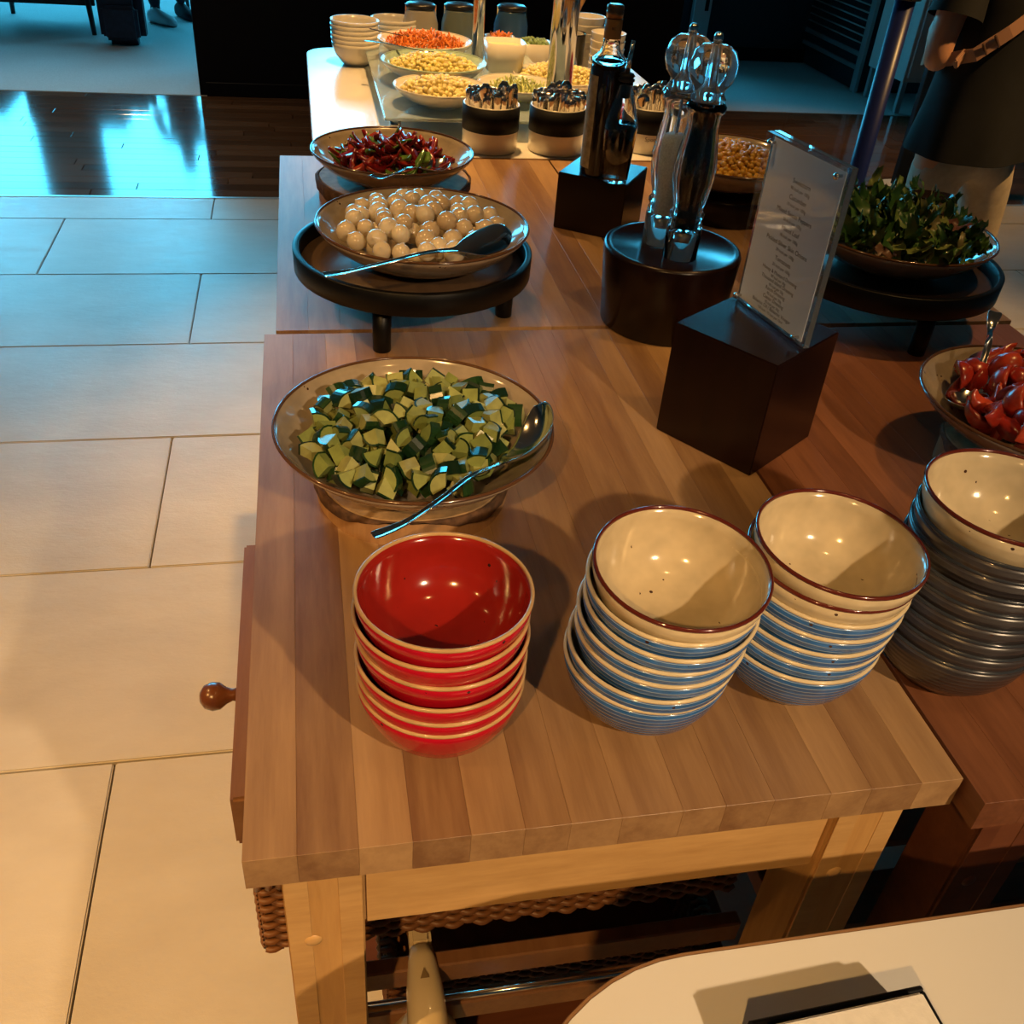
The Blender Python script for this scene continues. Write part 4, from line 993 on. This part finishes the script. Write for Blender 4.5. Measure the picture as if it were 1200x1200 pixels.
bp = thing('barrier_post', 'dark blue round barrier post behind the menu', 'post', (1.59, 2.65, 0))
add('tube', tube([(0, 0, .012), (0, 0, 1.22)], .027, 28), M['navy'], bp); add('base', lathe([(0, 0), (.16, 0), (.165, .006), (.15, .014), (.05, .022), (0, .022)], 48), M['navy'], bp)
add('head', lathe([(0, 1.36), (.036, 1.355), (.04, 1.34), (.04, 1.2205), (0, 1.2205)], 32), M['rubber'], bp)

# chair, bag at the upper left
ch = thing('lounge_chair', 'dark armchair at the top left on the carpet', 'chair', (-1.80, 8.40, .0035))
add('seat', box(.78, .72, .16, .04, 3, cen=(0, 0, .30)), M['darkcloth'], ch); add('backrest', box(.78, .16, .5, .05, 3, cen=(0, .36, .60)), M['darkcloth'], ch)
for s in (-1, 1): add('armrest', box(.12, .7, .22, .04, 3, cen=(s * .42, 0, .48)), M['darkcloth'], ch)
for sx in (-.34, .34):
    for sy in (-.36, .30): add('leg', tube([(sx, sy, 0), (sx * .96, sy * .96, .25)], [.016, .022], 12), M['rubber'], ch)
add('front_rail', box(.74, .03, .05, .004, 1, cen=(0, -.33, .21)), M['rubber'], ch)
bg = thing('backpack', 'dark navy backpack standing on the carpet beside the armchair', 'bag', (-1.215, 7.80, .0035))
add('body', box(.30, .20, .46, .06, 4, cen=(0, 0, .23)), M['navybag'], bg); add('pocket', box(.24, .07, .22, .025, 3, cen=(0, -.11, .15)), M['navybag'], bg)
for s in (-1, 1): add('shoulder_strap', tube([(s * .08, .10, .42), (s * .10, .15, .32), (s * .10, .14, .15), (s * .11, .10, .06)], .012, 8), M['darkcloth'], bg)
add('grab_loop', tube([(-.04, 0, .45), (-.03, 0, .49), (.03, 0, .49), (.04, 0, .45)], .007, 8), M['darkcloth'], bg)

# ------------------------------------------------------------------ people
def skin_body(name, joints, bones, mat, parent, root, sub=2):
    """joints {n:(co,(rx,ry))}; one continuous skinned surface, converted to mesh"""
    names = list(joints); idx = {n: i for i, n in enumerate(names)}
    me = bpy.data.meshes.new('skel'); me.from_pydata([joints[n][0] for n in names], [(idx[a], idx[b]) for a, b in bones], []); me.update()
    o = bpy.data.objects.new('skel', me); COL.objects.link(o)
    md = o.modifiers.new('skin', 'SKIN'); md.use_smooth_shade = True
    sv = me.skin_vertices[0].data if me.skin_vertices else None
    if sv is None:
        bmx = bmesh.new(); bmx.from_mesh(me); bmx.verts.layers.skin.verify(); bmx.to_mesh(me); bmx.free(); sv = me.skin_vertices[0].data
    for n in names:
        r = joints[n][1]; sv[idx[n]].radius = r if isinstance(r, tuple) else (r, r); sv[idx[n]].use_root = (n == root)
    ss = o.modifiers.new('sub', 'SUBSURF'); ss.levels = sub; ss.render_levels = sub
    dg = bpy.context.evaluated_depsgraph_get(); dg.update()
    m2 = bpy.data.meshes.new_from_object(o.evaluated_get(dg)); bpy.data.objects.remove(o)
    m2.polygons.foreach_set('use_smooth', [True] * len(m2.polygons)); m2.materials.clear()
    return add(name, m2, mat, parent)
def shoe_mesh():
    secs = []
    for y, wx, h in ((-.07, .020, .03), (-.065, .034, .045), (-.03, .038, .055), (.02, .040, .052), (.08, .046, .042), (.13, .046, .034), (.165, .036, .026), (.185, .016, .016)):
        secs.append(((0, y, h), X, Z, wx, h))
    return loft(secs, 16)
SHOE = shoe_mesh(); SHOE2 = shoe_mesh()
px0, py0 = 1.965, 2.72
person = thing('person', 'person in black T-shirt and beige trousers with a tan shoulder strap, back turned', 'person', (px0, py0, 0))
J = dict(pel=((0, 0, .90), (.13, .09)), waist=((0, .005, 1.05), (.12, .085)), chest=((-.005, .01, 1.24), (.14, .095)), sh=((0, 0, 1.37), (.08, .07)), neck=((0, .01, 1.45), .048), chin=((0, .03, 1.52), (.055, .065)), head=((0, .025, 1.61), (.075, .092)), crown=((0, .015, 1.69), (.05, .06)),
         lsh=((-.165, 0, 1.36), .052), lel=((-.210, -.042, 1.072), .038), lea=((-.212, -.035, 1.10), .040), leb=((-.195, -.015, 1.062), .038), lwr=((-.10, .17, 1.12), .028), lpm=((-.045, .22, 1.135), (.030, .018)),
         rsh=((.165, 0, 1.36), .052), rel=((.235, -.03, 1.06), .040), rwr=((.20, .19, .98), .028), rpm=((.185, .255, .965), (.030, .018)),
         lhip=((-.085, 0, .86), .085), lkn=((-.055, .0, .48), .055), lcalf=((-.05, -.02, .34), .052), lan=((-.045, -.02, .09), .036), lto=((-.05, .10, .045), (.035, .025)),
         rhip=((.095, 0, .86), .085), rkn=((.185, .04, .48), .055), rcalf=((.20, .02, .34), .052), ran=((.215, .0, .09), .036), rto=((.225, .12, .045), (.035, .025)))
Bn = [('pel', 'waist'), ('waist', 'chest'), ('chest', 'sh'), ('sh', 'neck'), ('neck', 'chin'), ('chin', 'head'), ('head', 'crown'), ('sh', 'lsh'), ('lsh', 'lea'), ('lea', 'lel'), ('lel', 'leb'), ('leb', 'lwr'), ('lwr', 'lpm'), ('sh', 'rsh'), ('rsh', 'rel'), ('rel', 'rwr'), ('rwr', 'rpm'), ('pel', 'lhip'), ('lhip', 'lkn'), ('lkn', 'lcalf'), ('lcalf', 'lan'), ('lan', 'lto'), ('pel', 'rhip'), ('rhip', 'rkn'), ('rkn', 'rcalf'), ('rcalf', 'ran'), ('ran', 'rto')]
for sd, base, fx in (('l', J['lpm'][0], 1), ('r', J['rpm'][0], -1)):
    for k in range(4):
        a = Vector(base) + Vector((fx * .012 * 0 + .006, .02, .018 - .012 * k)); b = a + Vector((fx * .03, .028, -.008)); c = b + Vector((fx * .02, .005 - .01, -.014))
        J[sd + 'f%da' % k] = (tuple(a), .0085); J[sd + 'f%db' % k] = (tuple(b), .008); J[sd + 'f%dc' % k] = (tuple(c), .007)
        Bn += [(sd + 'pm', sd + 'f%da' % k), (sd + 'f%da' % k, sd + 'f%db' % k), (sd + 'f%db' % k, sd + 'f%dc' % k)]
    a = Vector(base) + Vector((0, -.01, .03)); b = a + Vector((fx * .02, .02, .018))
    J[sd + 't0'] = (tuple(a), .010); J[sd + 't1'] = (tuple(b), .008); Bn += [(sd + 'pm', sd + 't0'), (sd + 't0', sd + 't1')]
body = skin_body('body', J, Bn, M['skin'], person, 'pel')
for s in (-1, 1):
    add('eye', lathe([(0, -.011), (.008, -.007), (.011, 0), (.008, .007), (0, .011)], 12), M['shoe'], person, (s * .031, .098, 1.605))
    add('ear', loft([((s * .072, .015, 1.57), (0, 1, 0), Z, .012, .008), ((s * .083, .012, 1.595), (0, 1, 0), Z, .018, .026), ((s * .080, .012, 1.60), (0, 1, 0), Z, .010, .016)], 12), M['skin'], person)
add('nose', loft([((0, .105, 1.615), X, Z, .008, .010), ((0, .125, 1.585), X, Z, .013, .012), ((0, .108, 1.570), X, Z, .012, .006)], 12), M['skin'], person)
add('mouth', box(.045, .012, .010, .004, 2), M['strap'], person, (0, .094, 1.535))
hr = lathe([(.088, -.06), (.096, -.02), (.097, .03), (.085, .075), (.055, .105), (0, .118)], 24)
add('hair', hr, M['hair'], person, (0, -.005, 1.612), (.35, 0, 0))
# T-shirt: loose tube from hem to neck, plus sleeves
n = 36; secs = []
def ellipse_rings(rings, n, fold=0):
    vs, fs = [], []
    for i, (cx, cy, z, rx, ry) in enumerate(rings):
        for k in range(n):
            a = 2 * PI * k / n; f = 1 + fold * math.sin(a * 7 + i * .4) * max(0, 1 - i / 4) + fold * .5 * math.sin(a * 3 + i)
            vs.append((cx + rx * f * math.cos(a), cy + ry * f * math.sin(a), z + (.012 * math.sin(a + .6) if i == 0 else 0)))
    for i in range(len(rings) - 1):
        for k in range(n): k2 = (k + 1) % n; fs.append((i * n + k, i * n + k2, (i + 1) * n + k2, (i + 1) * n + k))
    return mesh(vs, fs, True)
sh = add('t_shirt', ellipse_rings([(.006, 0, .815, .190, .145), (.006, 0, .86, .183, .140), (.006, 0, .93, .172, .132), (.004, 0, 1.03, .160, .122), (0, 0, 1.12, .160, .122), (0, 0, 1.20, .170, .125), (0, 0, 1.28, .182, .125), (0, 0, 1.35, .186, .112), (0, 0, 1.395, .150, .095), (0, .005, 1.425, .095, .08), (0, .008, 1.44, .064, .066)], 56, .03), M['shirt'], person)
for s in (-1, 1):
    e = Vector((-.215, -.055, 1.065)) if s < 0 else Vector((.235, -.03, 1.06)); a = Vector((s * .15, 0, 1.36)); b = a.lerp(e, .62)
    add('sleeve', tube([a, a.lerp(b, .35), a.lerp(b, .7), b], [.062, .070, .072, .075], 20, False), M['shirt'], sh)
# trousers
TJ = dict(pel=((0, 0, .93), (.155, .11)), mid=((0, 0, .86), (.155, .115)), lhip=((-.08, 0, .80), .094), lth=((-.07, 0, .66), .080), lkn=((-.055, 0, .48), .064), lsn=((-.048, -.015, .26), .060), lhem=((-.045, -.018, .10), .058),
          rhip=((.095, 0, .80), .094), rth=((.14, .02, .66), .078), rkn=((.185, .04, .48), .064), rsn=((.205, .02, .26), .060), rhem=((.215, .0, .10), .058))
skin_body('trousers', TJ, [('pel', 'mid'), ('mid', 'lhip'), ('lhip', 'lth'), ('lth', 'lkn'), ('lkn', 'lsn'), ('lsn', 'lhem'), ('mid', 'rhip'), ('rhip', 'rth'), ('rth', 'rkn'), ('rkn', 'rsn'), ('rsn', 'rhem')], M['trouser'], person, 'pel')
add('shoe', SHOE, M['shoe'], person, (-.045, 0, .002)); add('shoe', SHOE, M['shoe'], person, (.215, .02, .002), (0, 0, -.1))
# strap across the back
def ribbon(pts, wd, up, th=.003):
    pts = [Vector(p) for p in pts]; vs, fs = [], []
    for i, p in enumerate(pts):
        t = (pts[min(i + 1, len(pts) - 1)] - pts[max(i - 1, 0)]).normalized(); nn = Vector(up[i]); sd = t.cross(nn).normalized(); nn = sd.cross(t).normalized()
        for u, v in ((-1, -1), (1, -1), (1, 1), (-1, 1)): vs.append(p + sd * u * wd / 2 + nn * v * th / 2)
    for i in range(len(pts) - 1):
        for k in range(4): k2 = (k + 1) % 4; fs.append((i * 4 + k, i * 4 + k2, i * 4 + 4 + k2, i * 4 + 4 + k))
    fs += [(3, 2, 1, 0), tuple(range(len(vs) - 4, len(vs)))]
    return mesh(vs, fs)
sp_pts = [(-.205, .03, 1.06), (-.190, -.06, 1.075), (-.15, -.118, 1.10), (-.08, -.140, 1.165), (.0, -.142, 1.235), (.07, -.136, 1.31), (.11, -.115, 1.375), (.125, -.04, 1.425), (.115, .06, 1.41), (.09, .13, 1.30), (.02, .145, 1.20), (-.10, .13, 1.10), (-.19, .06, 1.05), (-.205, .03, 1.06)]
sp_up = [(-1, 0, 0), (-.9, -.5, 0), (-.5, -1, 0), (-.1, -1, 0), (0, -1, 0), (0, -1, .2), (0, -1, .6), (0, 0, 1), (0, .7, .7), (0, 1, .2), (0, 1, 0), (-.3, 1, 0), (-1, .4, 0), (-1, 0, 0)]
stp = add('shoulder_strap', ribbon(sp_pts, .036, sp_up), M['strap'], person)
add('buckle', box(.05, .012, .03, .004, 2), M['strap'], stp, (-.178, -.098, 1.085), (0, -.6, .55))
for k, s in enumerate((.25, .6)):
    q = Vector(sp_pts[2]).lerp(Vector(sp_pts[3]), s); add('stitch_band', box(.006, .008, .038, .001, 1), M['strapdark'], stp, q + Vector((0, -.004, 0)), (0, -.75, .25))

# seated person in the far background (only a foot shows)
p2 = thing('person', 'seated person in dark clothes at the top left, one pale sneaker showing', 'person', (-1.02, 8.95, .0035))
J2 = dict(pel=((0, 0, .50), (.15, .11)), waist=((0, .06, .68), (.13, .10)), chest=((0, .09, .88), (.16, .11)), sh=((0, .08, 1.0), (.08, .07)), neck=((0, .07, 1.08), .05), head=((0, .05, 1.20), (.075, .09)), crown=((0, .055, 1.28), (.05, .06)),
          lsh=((-.17, .08, .98), .05), lel=((-.22, -.05, .74), .042), lwr=((-.10, -.25, .66), .03), rsh=((.17, .08, .98), .05), rel=((.22, -.05, .74), .042), rwr=((.10, -.25, .66), .03),
          lkn=((-.10, -.40, .50), .068), lan=((-.06, -.38, .10), .045), rkn=((.12, -.40, .50), .068), ran=((.10, -.10, .10), .045))
skin_body('body', J2, [('pel', 'waist'), ('waist', 'chest'), ('chest', 'sh'), ('sh', 'neck'), ('neck', 'head'), ('head', 'crown'), ('sh', 'lsh'), ('lsh', 'lel'), ('lel', 'lwr'), ('sh', 'rsh'), ('rsh', 'rel'), ('rel', 'rwr'), ('pel', 'lkn'), ('lkn', 'lan'), ('pel', 'rkn'), ('rkn', 'ran')], M['darkcloth'], p2, 'pel', 2)
add('shoe', SHOE, M['shoe'], p2, (-.06, -.40, 0), (0, 0, PI + .9)); add('shoe', SHOE2, M['darkcloth'], p2, (.10, -.12, 0), (0, 0, PI + .5))
st2 = thing('stool', 'dark low stool under the seated person at the top left', 'stool', (-1.02, 8.97, .0035))
add('seat', lathe([(0, .33), (.20, .33), (.22, .34), (.22, .350), (0, .36)], 32), M['darkcloth'], st2)
for k in range(4): add('leg', tube([(.17 * math.cos(k * PI / 2 + .7), .17 * math.sin(k * PI / 2 + .7), 0), (.14 * math.cos(k * PI / 2 + .7), .14 * math.sin(k * PI / 2 + .7), .33)], .014, 10), M['rubber'], st2)
